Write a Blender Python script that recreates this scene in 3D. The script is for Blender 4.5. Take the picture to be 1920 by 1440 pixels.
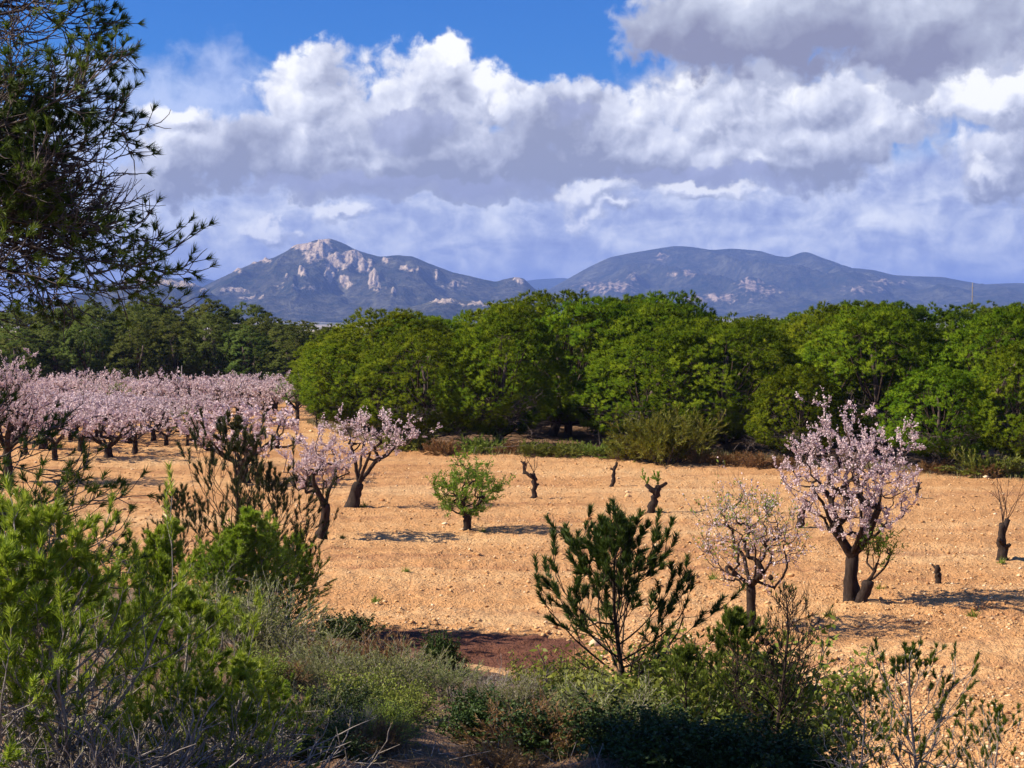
import bpy, math, random
import numpy as np
from mathutils import Vector

# ------------------------------------------------------------------ scene, camera, sky, sun
for o in list(bpy.data.objects):
    bpy.data.objects.remove(o)
SC = bpy.context.scene
COL = SC.collection
FPX = 3045.0                       # focal length in photo pixels (1920 wide)
EYE = 6.0
PITCH = math.atan(150.0 / FPX)
R = math.radians

cam_data = bpy.data.cameras.new('camera')
cam_data.sensor_width = 36.0
cam_data.lens = FPX / 1920.0 * 36.0
cam_data.clip_start = 0.1
cam_data.clip_end = 60000.0
cam = bpy.data.objects.new('camera', cam_data)
COL.objects.link(cam)
cam.location = (0, 0, EYE)
cam.rotation_euler = (math.pi / 2 - PITCH, 0, 0)
SC.camera = cam

SUN_EL, SUN_BEYOND = R(40), R(-6)   # from the left, very slightly behind the camera
SUN_DIR = Vector((-math.cos(SUN_EL) * math.cos(SUN_BEYOND), math.cos(SUN_EL) * math.sin(SUN_BEYOND), math.sin(SUN_EL)))
sun_l = bpy.data.lights.new('sun', 'SUN')
sun_l.energy = 5.0
sun_l.angle = R(0.5)
sun_l.color = (1.0, 0.91, 0.77)
sun = bpy.data.objects.new('sun', sun_l)
COL.objects.link(sun)
sun.rotation_euler = SUN_DIR.to_track_quat('Z', 'Y').to_euler()

SC.view_settings.view_transform = 'Standard'
SC.view_settings.look = 'None'
SC.view_settings.gamma = 1.0
SC.view_settings.use_curve_mapping = False
SC.view_settings.exposure = 0.7
SC.render.engine = 'CYCLES'
cy = SC.cycles
cy.max_bounces = 4
cy.diffuse_bounces = 2
cy.glossy_bounces = 1
cy.transmission_bounces = 2
cy.transparent_max_bounces = 4
cy.volume_bounces = 0
cy.caustics_reflective = False
cy.caustics_refractive = False
cy.use_denoising = True
try:
    cy.denoiser = 'OPENIMAGEDENOISE'
except Exception:
    pass


class NT:
    """small helper for wiring node trees"""
    def __init__(self, tree):
        self.t = tree
        tree.nodes.clear()

    def n(self, typ, **kw):
        nd = self.t.nodes.new(typ)
        for k, v in kw.items():
            setattr(nd, k, v)
        return nd

    def put(self, sock, v):
        if v is None:
            return
        if hasattr(v, 'is_output'):
            self.t.links.new(v, sock)
        elif sock.type == 'RGBA' and len(v) == 3:
            sock.default_value = (*v, 1)
        else:
            sock.default_value = v

    def m(self, op, a, b=None, c=None, clamp=False):
        nd = self.n('ShaderNodeMath', operation=op, use_clamp=clamp)
        for i, v in enumerate((a, b, c)):
            self.put(nd.inputs[i], v)
        return nd.outputs[0]

    def v(self, op, a, b=None, c=None, out=0):
        nd = self.n('ShaderNodeVectorMath', operation=op)
        for i, v in enumerate((a, b, c)):
            self.put(nd.inputs[i], v)
        return nd.outputs['Value'] if out == 'Value' else nd.outputs[0]

    def noise(self, vec, scale, detail=4, rough=0.55, dist=0.0, dims='3D', out='Fac'):
        nd = self.n('ShaderNodeTexNoise', noise_dimensions=dims)
        if vec is not None:
            self.put(nd.inputs['Vector'], vec)
        nd.inputs['Scale'].default_value = scale
        nd.inputs['Detail'].default_value = detail
        nd.inputs['Roughness'].default_value = rough
        nd.inputs['Distortion'].default_value = dist
        return nd.outputs[out]

    def step(self, x, a, b, lo=0.0, hi=1.0, smooth=True):
        nd = self.n('ShaderNodeMapRange', interpolation_type='SMOOTHSTEP' if smooth else 'LINEAR')
        for i, v in enumerate((x, a, b, lo, hi)):
            self.put(nd.inputs[i], v)
        return nd.outputs[0]

    def ramp(self, fac, stops, interp='LINEAR'):
        nd = self.n('ShaderNodeValToRGB')
        cr = nd.color_ramp
        cr.interpolation = interp
        while len(cr.elements) < len(stops):
            cr.elements.new(0.5)
        for e, (p, c) in zip(cr.elements, stops):
            e.position = p
            e.color = (*c, 1)
        self.put(nd.inputs[0], fac)
        return nd.outputs[0]

    def mix(self, fac, a, b, blend='MIX'):
        nd = self.n('ShaderNodeMix', data_type='RGBA', blend_type=blend)
        self.put(nd.inputs[0], fac)
        self.put(nd.inputs[6], a)
        self.put(nd.inputs[7], b)
        return nd.outputs[2]


def build_world():
    w = bpy.data.worlds.new('World')
    SC.world = w
    w.use_nodes = True
    g = NT(w.node_tree)
    out = g.n('ShaderNodeOutputWorld')
    sky = g.n('ShaderNodeTexSky', sky_type='NISHITA')
    sky.sun_disc = False
    sky.sun_elevation = SUN_EL
    sky.sun_rotation = -math.pi / 2 + SUN_BEYOND
    sky.air_density = 1.0
    sky.dust_density = 0.2
    sky.ozone_density = 3.0
    tint = g.mix(1.0, sky.outputs[0], (0.15, 0.47, 1.0), 'MULTIPLY')
    bg_sky = g.n('ShaderNodeBackground')
    g.put(bg_sky.inputs[0], tint)
    bg_sky.inputs[1].default_value = 0.078

    tc = g.n('ShaderNodeTexCoord')
    d = tc.outputs['Generated']
    sp = g.n('ShaderNodeSeparateXYZ')
    g.put(sp.inputs[0], d)
    K = 30.45                                       # one unit of cloud space is 1/30.45 rad
    az = g.m('MULTIPLY', g.m('ARCTAN2', sp.outputs[0], sp.outputs[1]), K)
    el = g.m('MULTIPLY', g.m('ARCSINE', sp.outputs[2]), K)
    cb = g.n('ShaderNodeCombineXYZ')
    g.put(cb.inputs[0], az)
    g.put(cb.inputs[1], el)
    P = cb.outputs[0]

    def AE(u, v):
        return (math.atan((u - 960) / FPX) * K, math.atan((570 - v) / FPX) * K)

    # shared warps: large lazy bends and small billows
    w1 = g.v('SUBTRACT', g.noise(P, 0.65, 3, 0.5, dims='2D', out='Color'), (0.5, 0.5, 0.5))
    w2 = g.v('SUBTRACT', g.noise(P, 3.2, 5, 0.6, dims='2D', out='Color'), (0.5, 0.5, 0.5))
    Pw = g.v('MULTIPLY_ADD', w1, (1.2, 1.35, 0), P)
    Pw = g.v('MULTIPLY_ADD', w2, (0.42, 0.40, 0), Pw)
    LD = (-0.13, 0.14, 0)                            # towards the sun in the sky plane
    Pl = g.v('ADD', Pw, LD)
    PL0 = g.v('ADD', P, LD)
    nz = g.noise(P, 2.3, 7, 0.55, 0.25, dims='2D')
    nzl = g.noise(PL0, 2.3, 7, 0.55, 0.25, dims='2D')
    nbig = g.noise(P, 0.55, 3, 0.5, dims='2D')
    vec_s = g.v('MULTIPLY', P, (0.7, 1.5, 1))
    nstr = g.noise(vec_s, 1.0, 5, 0.6, 0.4, dims='2D')

    def dist(vec, blobs):
        acc = None
        for (u, v, ru, rv) in blobs:
            c = AE(u, v)
            ix, iy = 100.0 / ru, 100.0 / rv
            ln = g.v('LENGTH', g.v('MULTIPLY_ADD', vec, (ix, iy, 0), (-c[0] * ix, -c[1] * iy, 0)), out='Value')
            acc = ln if acc is None else g.m('SMOOTH_MIN', acc, ln, 0.25)
        return acc

    VIOLET, GREY, PALE, WHITE = (0.280, 0.302, 0.405), (0.455, 0.482, 0.595), (0.69, 0.715, 0.81), (0.95, 0.95, 0.955)

    def layer(col, alpha, blobs, soft=0.34, amp=0.70, gain=1.15, off=0.35, v_top=100, v_base=350, hw=0.75, tone=None, amax=1.0):
        d1, d2 = dist(Pw, blobs), dist(Pl, blobs)
        f1 = g.m('ADD', g.m('SUBTRACT', 1.0, d1), g.m('MULTIPLY', g.m('SUBTRACT', nz, 0.5), amp))
        f2 = g.m('ADD', g.m('SUBTRACT', 1.0, d2), g.m('MULTIPLY', g.m('SUBTRACT', nzl, 0.5), amp))
        a = g.step(f1, 0.0, soft, 0.0, amax)
        lit = g.m('MULTIPLY', g.m('SUBTRACT', f1, f2), gain * 0.85)
        elw = g.m('ADD', el, g.m('MULTIPLY', g.m('SUBTRACT', nbig, 0.5), 2.4))
        h = g.step(elw, AE(0, v_base)[1], AE(0, v_top)[1], -hw * 0.5, hw * 0.5, smooth=False)
        s = g.m('ADD', g.m('ADD', lit, h), off)
        s = g.m('ADD', s, g.m('MULTIPLY', g.m('SUBTRACT', nbig, 0.5), 0.55), clamp=True)
        c = g.ramp(s, tone or [(0.0, VIOLET), (0.38, GREY), (0.72, PALE), (1.08 - .08, WHITE)])
        if col is None:
            return c, a
        return g.mix(a, col, c), g.m('SUBTRACT', 1.0, g.m('MULTIPLY', g.m('SUBTRACT', 1.0, alpha), g.m('SUBTRACT', 1.0, a)))

    # the low bank of stratocumulus, all round the horizon
    s0 = g.m('ADD', g.m('MULTIPLY', g.m('SUBTRACT', nstr, 0.5), 1.2), g.m('MULTIPLY', g.m('SUBTRACT', nz, 0.5), 0.9))
    s0 = g.m('ADD', s0, 0.52, clamp=True)
    col = g.ramp(s0, [(0.0, (0.245, 0.295, 0.53)), (0.35, (0.40, 0.455, 0.66)), (0.65, (0.62, 0.665, 0.80)), (1.0, (0.88, 0.90, 0.94))])
    top = g.m('ADD', el, g.m('MULTIPLY', g.m('SUBTRACT', nbig, 0.5), 2.2))
    alpha = g.step(top, AE(0, 190)[1], AE(0, 300)[1])
    # a pale veil on the left, over the blue
    col, alpha = layer(col, alpha, [(330, 190, 330, 110), (250, 300, 300, 130)], soft=0.9, amp=0.6, gain=0.3, off=0.55, hw=0.0,
                       tone=[(0.0, (0.33, 0.44, 0.78)), (1.0, (0.58, 0.67, 0.90))], amax=0.85)
    # a grey sheet behind the heaps on the right
    col, alpha = layer(col, alpha, [(1400, 190, 330, 90), (1750, 170, 330, 110), (1180, 235, 120, 70), (2000, 150, 300, 140)], soft=0.6, amp=0.6, gain=0.6, off=0.42, hw=0.2,
                       tone=[(0.0, VIOLET), (0.5, GREY), (1.0, PALE)])
    # cloud heaps, far to near
    col, alpha = layer(col, alpha, [(345, 240, 90, 45), (410, 290, 160, 70), (300, 340, 110, 60)], v_top=160, v_base=360, off=0.5)
    col, alpha = layer(col, alpha, [(590, 150, 75, 72), (575, 235, 115, 110), (650, 270, 190, 110), (850, 140, 95, 65), (930, 165, 75, 65),
                                    (790, 220, 190, 120), (700, 310, 330, 80), (900, 300, 230, 90)], v_top=85, v_base=385, hw=1.05, off=0.42)
    col, alpha = layer(col, alpha, [(1075, 180, 70, 55), (1005, 205, 75, 60), (1120, 245, 170, 85), (1240, 290, 330, 75), (1330, 215, 120, 70)],
                       v_top=130, v_base=365, hw=0.85, off=0.34)
    col, alpha = layer(col, alpha, [(1530, 205, 130, 60), (1500, 265, 200, 80), (1640, 250, 160, 80), (1430, 310, 240, 50)],
                       v_top=150, v_base=360, hw=0.75, off=0.30)
    col, alpha = layer(col, alpha, [(1860, 200, 130, 50), (1900, 300, 120, 90), (1850, 330, 90, 60), (2050, 260, 170, 110)],
                       v_top=150, v_base=400, hw=0.7, off=0.50)
    # the broad grey sheet top right
    col, alpha = layer(col, alpha, [(1300, 60, 165, 100), (1480, 50, 260, 115), (1720, 60, 300, 105), (1950, 20, 260, 110), (1550, -120, 520, 150)],
                       soft=0.3, amp=0.6, gain=0.9, v_top=-40, v_base=165, hw=0.75, off=0.33,
                       tone=[(0.0, (0.245, 0.255, 0.36)), (0.4, (0.385, 0.412, 0.52)), (0.8, (0.60, 0.635, 0.74)), (1.0, (0.80, 0.82, 0.87))])
    # dark scud in front
    col, alpha = layer(col, alpha, [(765, 238, 85, 45), (1060, 222, 75, 24), (830, 365, 230, 30), (620, 360, 190, 32), (1330, 345, 220, 32)],
                       soft=0.35, amp=0.7, gain=0.5, off=0.25, hw=0.0, v_top=100, v_base=400,
                       tone=[(0.0, VIOLET), (1.0, (0.40, 0.44, 0.70))], amax=0.75)
    # small bright puffs low down
    col, alpha = layer(col, alpha, [(505, 432, 52, 24), (1110, 365, 110, 32), (1130, 400, 60, 26), (640, 412, 90, 22), (1330, 372, 130, 24), (1840, 330, 60, 40)],
                       soft=0.5, amp=0.9, gain=1.2, off=0.62, hw=0.0, amax=0.8)
    # scattered clouds in the rest of the sky, away from the view
    n3 = g.noise(d, 2.6, 6, 0.55)
    away = g.step(g.m('ABSOLUTE', az), 11.0, 15.0)
    away = g.m('MAXIMUM', away, g.step(el, 9.0, 13.0))
    a3 = g.m('MULTIPLY', g.step(n3, 0.55, 0.68), away)
    c3 = g.ramp(n3, [(0.55, PALE), (0.75, GREY)])
    col = g.mix(a3, col, c3)
    alpha = g.m('MAXIMUM', alpha, a3)

    bg_c = g.n('ShaderNodeBackground')
    g.put(bg_c.inputs[0], col)
    bg_c.inputs[1].default_value = 0.74
    mx = g.n('ShaderNodeMixShader')
    g.put(mx.inputs[0], alpha)
    g.t.links.new(bg_sky.outputs[0], mx.inputs[1])
    g.t.links.new(bg_c.outputs[0], mx.inputs[2])
    g.t.links.new(mx.outputs[0], out.inputs[0])
    w.cycles.sampling_method = 'MANUAL'
    w.cycles.sample_map_resolution = 512


build_world()

# ------------------------------------------------------------------ geometry helpers
rng = np.random.default_rng(7)
random.seed(7)


def vnoise(x, y, seed=0):
    xi, yi = np.floor(x).astype(np.int64), np.floor(y).astype(np.int64)
    xf, yf = x - xi, y - yi

    def h(a, b):
        n = (a * 374761393 + b * 668265263 + seed * 1442695041) & 0xFFFFFFFF
        n = ((n ^ (n >> 13)) * 1274126177) & 0xFFFFFFFF
        return ((n ^ (n >> 16)) & 0xFFFF) / 65535.0
    u, v = xf * xf * (3 - 2 * xf), yf * yf * (3 - 2 * yf)
    return (h(xi, yi) * (1 - u) + h(xi + 1, yi) * u) * (1 - v) + (h(xi, yi + 1) * (1 - u) + h(xi + 1, yi + 1) * u) * v


def fbm(x, y, octv=4, seed=0, gain=0.5):
    x, y = np.asarray(x, float), np.asarray(y, float)
    s, a, t = 0, 1.0, 0
    for i in range(octv):
        s = s + a * (vnoise(x + 17.3 * i, y - 9.1 * i, seed + i) - 0.5)
        t += a
        a *= gain
        x, y = x * 2.03, y * 2.03
    return s / t * 2


def sstep(x, a, b):
    t = np.clip((np.asarray(x, float) - a) / (b - a), 0, 1)
    return t * t * (3 - 2 * t)


BX = np.array([-60, -16, -9, -4, 0.6, 3.9, 8, 14, 40.0])
BY = np.array([58, 44, 35.5, 30.3, 26.0, 20.5, 15.0, 11, 8.0])


def bound(x):
    return np.interp(x, BX, BY)


def ground_z(x, y, fine=True):
    """height of the terrain: flat field, a scrub bank up to the camera, the valley far behind"""
    x, y = np.asarray(x, float), np.asarray(y, float)
    B = bound(x)
    t = np.clip((B - y) / np.maximum(B - 6.0, 4.0), 0, 1.15)
    h = 3.3 * t + 0.25 * sstep(t, 0.02, 0.1) * fbm(x * 0.6, y * 0.6, 3, 3)
    far = sstep(y, 170, 3200)
    h = h - 52 * far + far * 10 * fbm(x / 400, y / 400, 3, 9)
    h = h + (0.10 * fbm(x * 0.10, y * 0.22, 2, 5)) * sstep(y, 6, 30) * (1 - sstep(y, 150, 300))
    h = h - 1.3 * sstep(y, 72, 118) * (1 - sstep(x, -10, -3))      # the orchard lies in a slight dip
    if fine:
        near = 1 - sstep(y, 60, 110)
        fld = sstep(y - B, -0.6, 0.8)
        h = h + near * fld * (0.055 * fbm(x * 0.9, y * 1.7, 3, 11) + 0.06 * fbm(x * 5.0, y * 5.0, 2, 13))
        # shallow plough ruts running across the slope
        h = h - near * fld * (0.06 + 0.09 * sstep(fbm(x * 0.15, y * 0.3, 2, 41), -.1, .3)) * np.exp(-(((y + 0.12 * x + 0.5 * fbm(x * 0.3, y * 0.05, 2, 21)) % 4.3 - 2.1) / 0.22) ** 2)
        h = h + (1 - fld) * near * 0.10 * fbm(x * 2.2, y * 2.2, 3, 15)
    return h


def gz(x, y):
    return float(ground_z(np.array([x]), np.array([y]), False)[0])


def ray(u, v, D):
    """the point at depth D (metres forward) seen at photo pixel u, v"""
    return Vector(((u - 960) / FPX * D * math.sqrt(1 + (150 / FPX) ** 2), D, EYE + (570 - v) / FPX * D))


def foot(u, D):
    x = (u - 960) / FPX * D
    return Vector((x, D, gz(x, D)))


def foot_px(u, v):
    """ground point under photo pixel (flat field)"""
    D = EYE * FPX / (v - 570)
    for _ in range(6):
        x = (u - 960) / FPX * D
        D = (EYE - gz(x, D)) * FPX / (v - 570)
    return Vector(((u - 960) / FPX * D, D, gz((u - 960) / FPX * D, D)))


class MB:
    """collects triangles and quads for ONE mesh"""
    def __init__(self):
        self.V, self.T, self.Q, self.n = [], [], [], 0
        self.NV = []

    def add(self, v, tris=None, quads=None):
        v = np.asarray(v, np.float32).reshape(-1, 3)
        self.V.append(v)
        if tris is not None and len(tris):
            self.T.append(np.asarray(tris, np.int64).reshape(-1, 3) + self.n)
        if quads is not None and len(quads):
            self.Q.append(np.asarray(quads, np.int64).reshape(-1, 4) + self.n)
        self.n += len(v)

    def mesh(self, name, mat, smooth=False):
        me = bpy.data.meshes.new(name)
        V = np.concatenate(self.V) if self.V else np.zeros((0, 3), np.float32)
        T = np.concatenate(self.T) if self.T else np.zeros((0, 3), np.int64)
        Q = np.concatenate(self.Q) if self.Q else np.zeros((0, 4), np.int64)
        me.vertices.add(len(V))
        me.vertices.foreach_set('co', V.ravel())
        loops = np.concatenate([T.ravel(), Q.ravel()]).astype(np.int32)
        me.loops.add(len(loops))
        me.loops.foreach_set('vertex_index', loops)
        starts = np.concatenate([np.arange(len(T)) * 3, len(T) * 3 + np.arange(len(Q)) * 4]).astype(np.int32)
        me.polygons.add(len(starts))
        me.polygons.foreach_set('loop_start', starts)
        if smooth:
            me.polygons.foreach_set('use_smooth', np.ones(len(starts), bool))
        me.update(calc_edges=True)
        if self.NV:                                  # foliage shaded as a rounded mass
            me.polygons.foreach_set('use_smooth', np.ones(len(starts), bool))
            me.normals_split_custom_set_from_vertices(np.concatenate(self.NV).astype(np.float32))
        me.materials.append(mat)
        return me

    def tube(self, pts, rad, sides=6, cap=True, rough=0.0):
        pts, rad = np.asarray(pts, float), np.asarray(rad, float)
        n = len(pts)
        tan = np.gradient(pts, axis=0)
        tan /= np.linalg.norm(tan, axis=1)[:, None] + 1e-9
        ref = np.array([0.31, 0.93, 0.17]) if abs(tan[:, 2]).mean() > 0.5 else np.array([0.05, 0.1, 1.0])
        a = np.cross(tan, ref)
        a /= np.linalg.norm(a, axis=1)[:, None] + 1e-9
        b = np.cross(tan, a)
        ang = np.arange(sides) / sides * 2 * math.pi
        rr = rad[:, None] * (1 + rough * rng.normal(0, 1, (n, sides)))
        v = pts[:, None] + rr[..., None] * (np.cos(ang)[None, :, None] * a[:, None] + np.sin(ang)[None, :, None] * b[:, None])
        i = np.arange(n - 1)[:, None] * sides
        j = np.arange(sides)[None]
        k = (j + 1) % sides
        q = np.stack([i + j, i + k, i + sides + k, i + sides + j], -1).reshape(-1, 4)
        v = v.reshape(-1, 3)
        tris = None
        if cap:
            v = np.concatenate([v, pts[-1:] + tan[-1:] * rad[-1] * 0.3])
            base = (n - 1) * sides
            tris = [(base + s, base + (s + 1) % sides, n * sides) for s in range(sides)]
        self.add(v, tris, q)

    def sticks(self, A, B, ra, rb, sides=3):
        A, B = np.asarray(A, float).reshape(-1, 3), np.asarray(B, float).reshape(-1, 3)
        n = len(A)
        if n == 0:
            return
        ra, rb = np.broadcast_to(np.asarray(ra, float), (n,)), np.broadcast_to(np.asarray(rb, float), (n,))
        t = B - A
        t = t / (np.linalg.norm(t, axis=1)[:, None] + 1e-9)
        ref = np.where(np.abs(t[:, 2:3]) > 0.8, np.array([[1.0, 0.2, 0]]), np.array([[0.1, 0, 1.0]]))
        a = np.cross(t, ref)
        a /= np.linalg.norm(a, axis=1)[:, None] + 1e-9
        b = np.cross(t, a)
        ang = np.arange(sides) / sides * 2 * math.pi
        off = np.cos(ang)[None, :, None] * a[:, None] + np.sin(ang)[None, :, None] * b[:, None]
        v = np.concatenate([A[:, None] + off * ra[:, None, None], B[:, None] + off * rb[:, None, None]], 1)
        i = np.arange(n)[:, None] * (2 * sides)
        j = np.arange(sides)[None]
        k = (j + 1) % sides
        q = np.stack([i + j, i + k, i + sides + k, i + sides + j], -1).reshape(-1, 4)
        self.add(v.reshape(-1, 3), None, q)

    def blades(self, C, D, L, W, N=None):
        """needle or grass blades: one triangle each"""
        C, D = np.asarray(C, float), np.asarray(D, float)
        n = len(C)
        if n == 0:
            return
        L, W = np.broadcast_to(np.asarray(L, float), (n,)), np.broadcast_to(np.asarray(W, float), (n,))
        D = D / (np.linalg.norm(D, axis=1)[:, None] + 1e-9)
        p = np.cross(D, rng.normal(0, 1, (n, 3)))
        p /= np.linalg.norm(p, axis=1)[:, None] + 1e-9
        if N is not None:
            flip = (np.cross(p, D) * N).sum(1) < 0
            p = np.where(flip[:, None], -p, p)
            self.NV.append(np.repeat(N, 3, 0))
        v = np.stack([C - p * W[:, None] / 2, C + p * W[:, None] / 2, C + D * L[:, None]], 1)
        self.add(v.reshape(-1, 3), np.arange(n * 3).reshape(-1, 3))

    def leaves(self, C, D, L, W):
        """small leaves or petals: a diamond each"""
        C, D = np.asarray(C, float), np.asarray(D, float)
        n = len(C)
        if n == 0:
            return
        L, W = np.broadcast_to(np.asarray(L, float), (n,)), np.broadcast_to(np.asarray(W, float), (n,))
        D = D / (np.linalg.norm(D, axis=1)[:, None] + 1e-9)
        p = np.cross(D, rng.normal(0, 1, (n, 3)))
        p /= np.linalg.norm(p, axis=1)[:, None] + 1e-9
        q = np.cross(D, p)
        M = C + D * L[:, None] * 0.5
        v = np.stack([C, M + p * W[:, None] / 2 + q * W[:, None] * 0.12, C + D * L[:, None], M - p * W[:, None] / 2 + q * W[:, None] * 0.12], 1)
        self.add(v.reshape(-1, 3), None, np.arange(n * 4).reshape(-1, 4))

    def brush(self, A, B, per, L, W, spread=0.8, t0=0.2, up=0.0, mass=None):
        """needles standing off each shoot A-B, pointing forward and out"""
        A, B = np.asarray(A, float).reshape(-1, 3), np.asarray(B, float).reshape(-1, 3)
        if not len(A):
            return
        A, B = np.repeat(A, per, 0), np.repeat(B, per, 0)
        n = len(A)
        t = rng.uniform(t0, 1, (n, 1))
        d = B - A
        d = d / (np.linalg.norm(d, axis=1)[:, None] + 1e-9)
        rad = np.cross(d, rng.normal(0, 1, (n, 3)))
        rad /= np.linalg.norm(rad, axis=1)[:, None] + 1e-9
        D = d + rad * spread * rng.uniform(0.45, 1.25, (n, 1)) + np.array([0, 0, up])
        N = None
        if mass is not None:                         # (centre height, radius, half height) of the crown
            N = (A - np.array([0, 0, mass[0]])) / np.array([mass[1], mass[1], mass[2]]) * .85 + d * .60
            N /= np.linalg.norm(N, axis=1)[:, None] + 1e-9
        self.blades(A + (B - A) * t, D, L * rng.uniform(0.65, 1.15, n), W, N)


# ------------------------------------------------------------------ materials
def new_mat(name):
    m = bpy.data.materials.new(name)
    m.use_nodes = True
    return m, NT(m.node_tree)


def foliage(name, cols, trans=0.30, vary=0.10, clump=0.9, rough=0.55, spec=0.25, clump_amt=0.35):
    m, g = new_mat(name)
    out = g.n('ShaderNodeOutputMaterial')
    geo = g.n('ShaderNodeNewGeometry')
    oi = g.n('ShaderNodeObjectInfo')
    tc = g.n('ShaderNodeTexCoord')
    cn = g.noise(tc.outputs['Object'], clump, 2, 0.5)
    f = g.m('ADD', g.m('MULTIPLY', geo.outputs['Random Per Island'], 1 - clump_amt),
            g.m('MULTIPLY', g.step(cn, 0.3, 0.7), clump_amt))
    k = len(cols)
    c = g.ramp(f, [(i / (k - 1), cc) for i, cc in enumerate(cols)])
    hs = g.n('ShaderNodeHueSaturation')
    g.put(hs.inputs['Hue'], g.m('ADD', 0.5 - vary * 0.12, g.m('MULTIPLY', oi.outputs['Random'], vary * 0.24)))
    g.put(hs.inputs['Value'], g.m('ADD', 1 - vary, g.m('MULTIPLY', oi.outputs['Random'], vary * 2)))
    g.put(hs.inputs['Color'], c)
    pr = g.n('ShaderNodeBsdfPrincipled')
    g.put(pr.inputs['Base Color'], hs.outputs[0])
    pr.inputs['Roughness'].default_value = rough
    pr.inputs['Specular IOR Level'].default_value = spec
    tr = g.n('ShaderNodeBsdfTranslucent')
    g.put(tr.inputs[0], hs.outputs[0])
    mx = g.n('ShaderNodeMixShader')
    mx.inputs[0].default_value = trans
    g.t.links.new(pr.outputs[0], mx.inputs[1])
    g.t.links.new(tr.outputs[0], mx.inputs[2])
    g.t.links.new(mx.outputs[0], out.inputs[0])
    return m


def bark(name, c0, c1, scale=14.0):
    m, g = new_mat(name)
    out = g.n('ShaderNodeOutputMaterial')
    tc = g.n('ShaderNodeTexCoord')
    v = g.v('MULTIPLY', tc.outputs['Object'], (1, 1, 0.3))
    n = g.noise(v, scale, 5, 0.65)
    pr = g.n('ShaderNodeBsdfPrincipled')
    g.put(pr.inputs['Base Color'], g.ramp(n, [(0.3, c0), (0.7, c1)]))
    pr.inputs['Roughness'].default_value = 0.9
    pr.inputs['Specular IOR Level'].default_value = 0.15
    bp = g.n('ShaderNodeBump')
    bp.inputs['Strength'].default_value = 0.8
    bp.inputs['Distance'].default_value = 0.02
    g.put(bp.inputs['Height'], n)
    g.t.links.new(bp.outputs[0], pr.inputs['Normal'])
    g.t.links.new(pr.outputs[0], out.inputs[0])
    return m


M = {}
M['pine'] = foliage('pine_needles', [(0.036, 0.074, 0.003), (0.106, 0.156, 0.006), (0.225, 0.265, 0.012)], 0.22, 0.16, clump_amt=.6, clump=2.2, rough=.8, spec=.05)
M['aleppo'] = foliage('aleppo_needles', [(0.050, 0.080, 0.014), (0.100, 0.128, 0.024), (0.180, 0.180, 0.048)], 0.30, 0.22, rough=.8, spec=.05)
M['big_pine'] = foliage('big_pine_needles', [(0.020, 0.046, 0.008), (0.075, 0.125, 0.014), (0.200, 0.260, 0.024)], 0.38, 0.05, clump_amt=.6)
M['young'] = foliage('young_pine_needles', [(0.090, 0.160, 0.006), (0.290, 0.385, 0.020), (0.580, 0.620, 0.090)], 0.40, 0.06, rough=.42, spec=.45)
M['young_dark'] = foliage('dark_pine_needles', [(0.018, 0.040, 0.006), (0.055, 0.095, 0.012), (0.125, 0.155, 0.022)], 0.25, 0.06)
M['scrub_pine'] = foliage('scrub_pine_needles', [(0.070, 0.110, 0.010), (0.150, 0.200, 0.020), (0.250, 0.280, 0.045)], 0.4, 0.06)
M['brown_pine'] = foliage('brown_pine_needles', [(0.018, 0.022, 0.006), (0.055, 0.062, 0.014), (0.115, 0.110, 0.030)], 0.22, 0.05)
M['blossom'] = foliage('almond_blossom', [(0.60, 0.42, 0.43), (0.77, 0.60, 0.59), (0.86, 0.75, 0.73)], 0.30, 0.06, spec=0.1)
M['almond_leaf'] = foliage('almond_leaf', [(0.085, 0.170, 0.010), (0.180, 0.300, 0.022), (0.300, 0.400, 0.040)], 0.38, 0.08)
M['rosemary'] = foliage('rosemary_leaf', [(0.125, 0.145, 0.034), (0.240, 0.260, 0.066), (0.370, 0.365, 0.125)], 0.25, 0.15)
M['scrub_green'] = foliage('scrub_leaf', [(0.110, 0.150, 0.016), (0.220, 0.260, 0.032), (0.340, 0.350, 0.070)], 0.3, 0.15)
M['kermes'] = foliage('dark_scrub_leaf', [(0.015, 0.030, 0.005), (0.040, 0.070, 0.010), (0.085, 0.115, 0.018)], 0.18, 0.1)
M['dry'] = foliage('dry_leaf', [(0.16, 0.078, 0.025), (0.28, 0.150, 0.050), (0.42, 0.27, 0.11)], 0.25, 0.1)
M['yellow'] = foliage('broom_leaf', [(0.110, 0.125, 0.008), (0.175, 0.180, 0.014), (0.250, 0.235, 0.026)], 0.3, 0.1)
M['straw'] = foliage('straw', [(0.20, 0.15, 0.07), (0.32, 0.25, 0.12), (0.22, 0.22, 0.08)], 0.25, 0.1)
M['bark'] = bark('almond_bark', (0.012, 0.008, 0.006), (0.060, 0.040, 0.030))
M['twig'] = bark('almond_twig', (0.05, 0.030, 0.022), (0.14, 0.085, 0.062), 30)
M['pine_bark'] = bark('pine_bark', (0.045, 0.030, 0.024), (0.17, 0.125, 0.10))
M['pine_twig'] = bark('pine_twig', (0.065, 0.048, 0.040), (0.20, 0.155, 0.135), 30)
M['dark_twig'] = bark('dark_twig', (0.016, 0.010, 0.007), (0.075, 0.048, 0.034), 30)
M['grey_twig'] = bark('grey_twig', (0.16, 0.13, 0.11), (0.42, 0.36, 0.31), 30)
M['cone'] = bark('cone_scale', (0.018, 0.009, 0.005), (0.075, 0.040, 0.022), 60)


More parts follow.
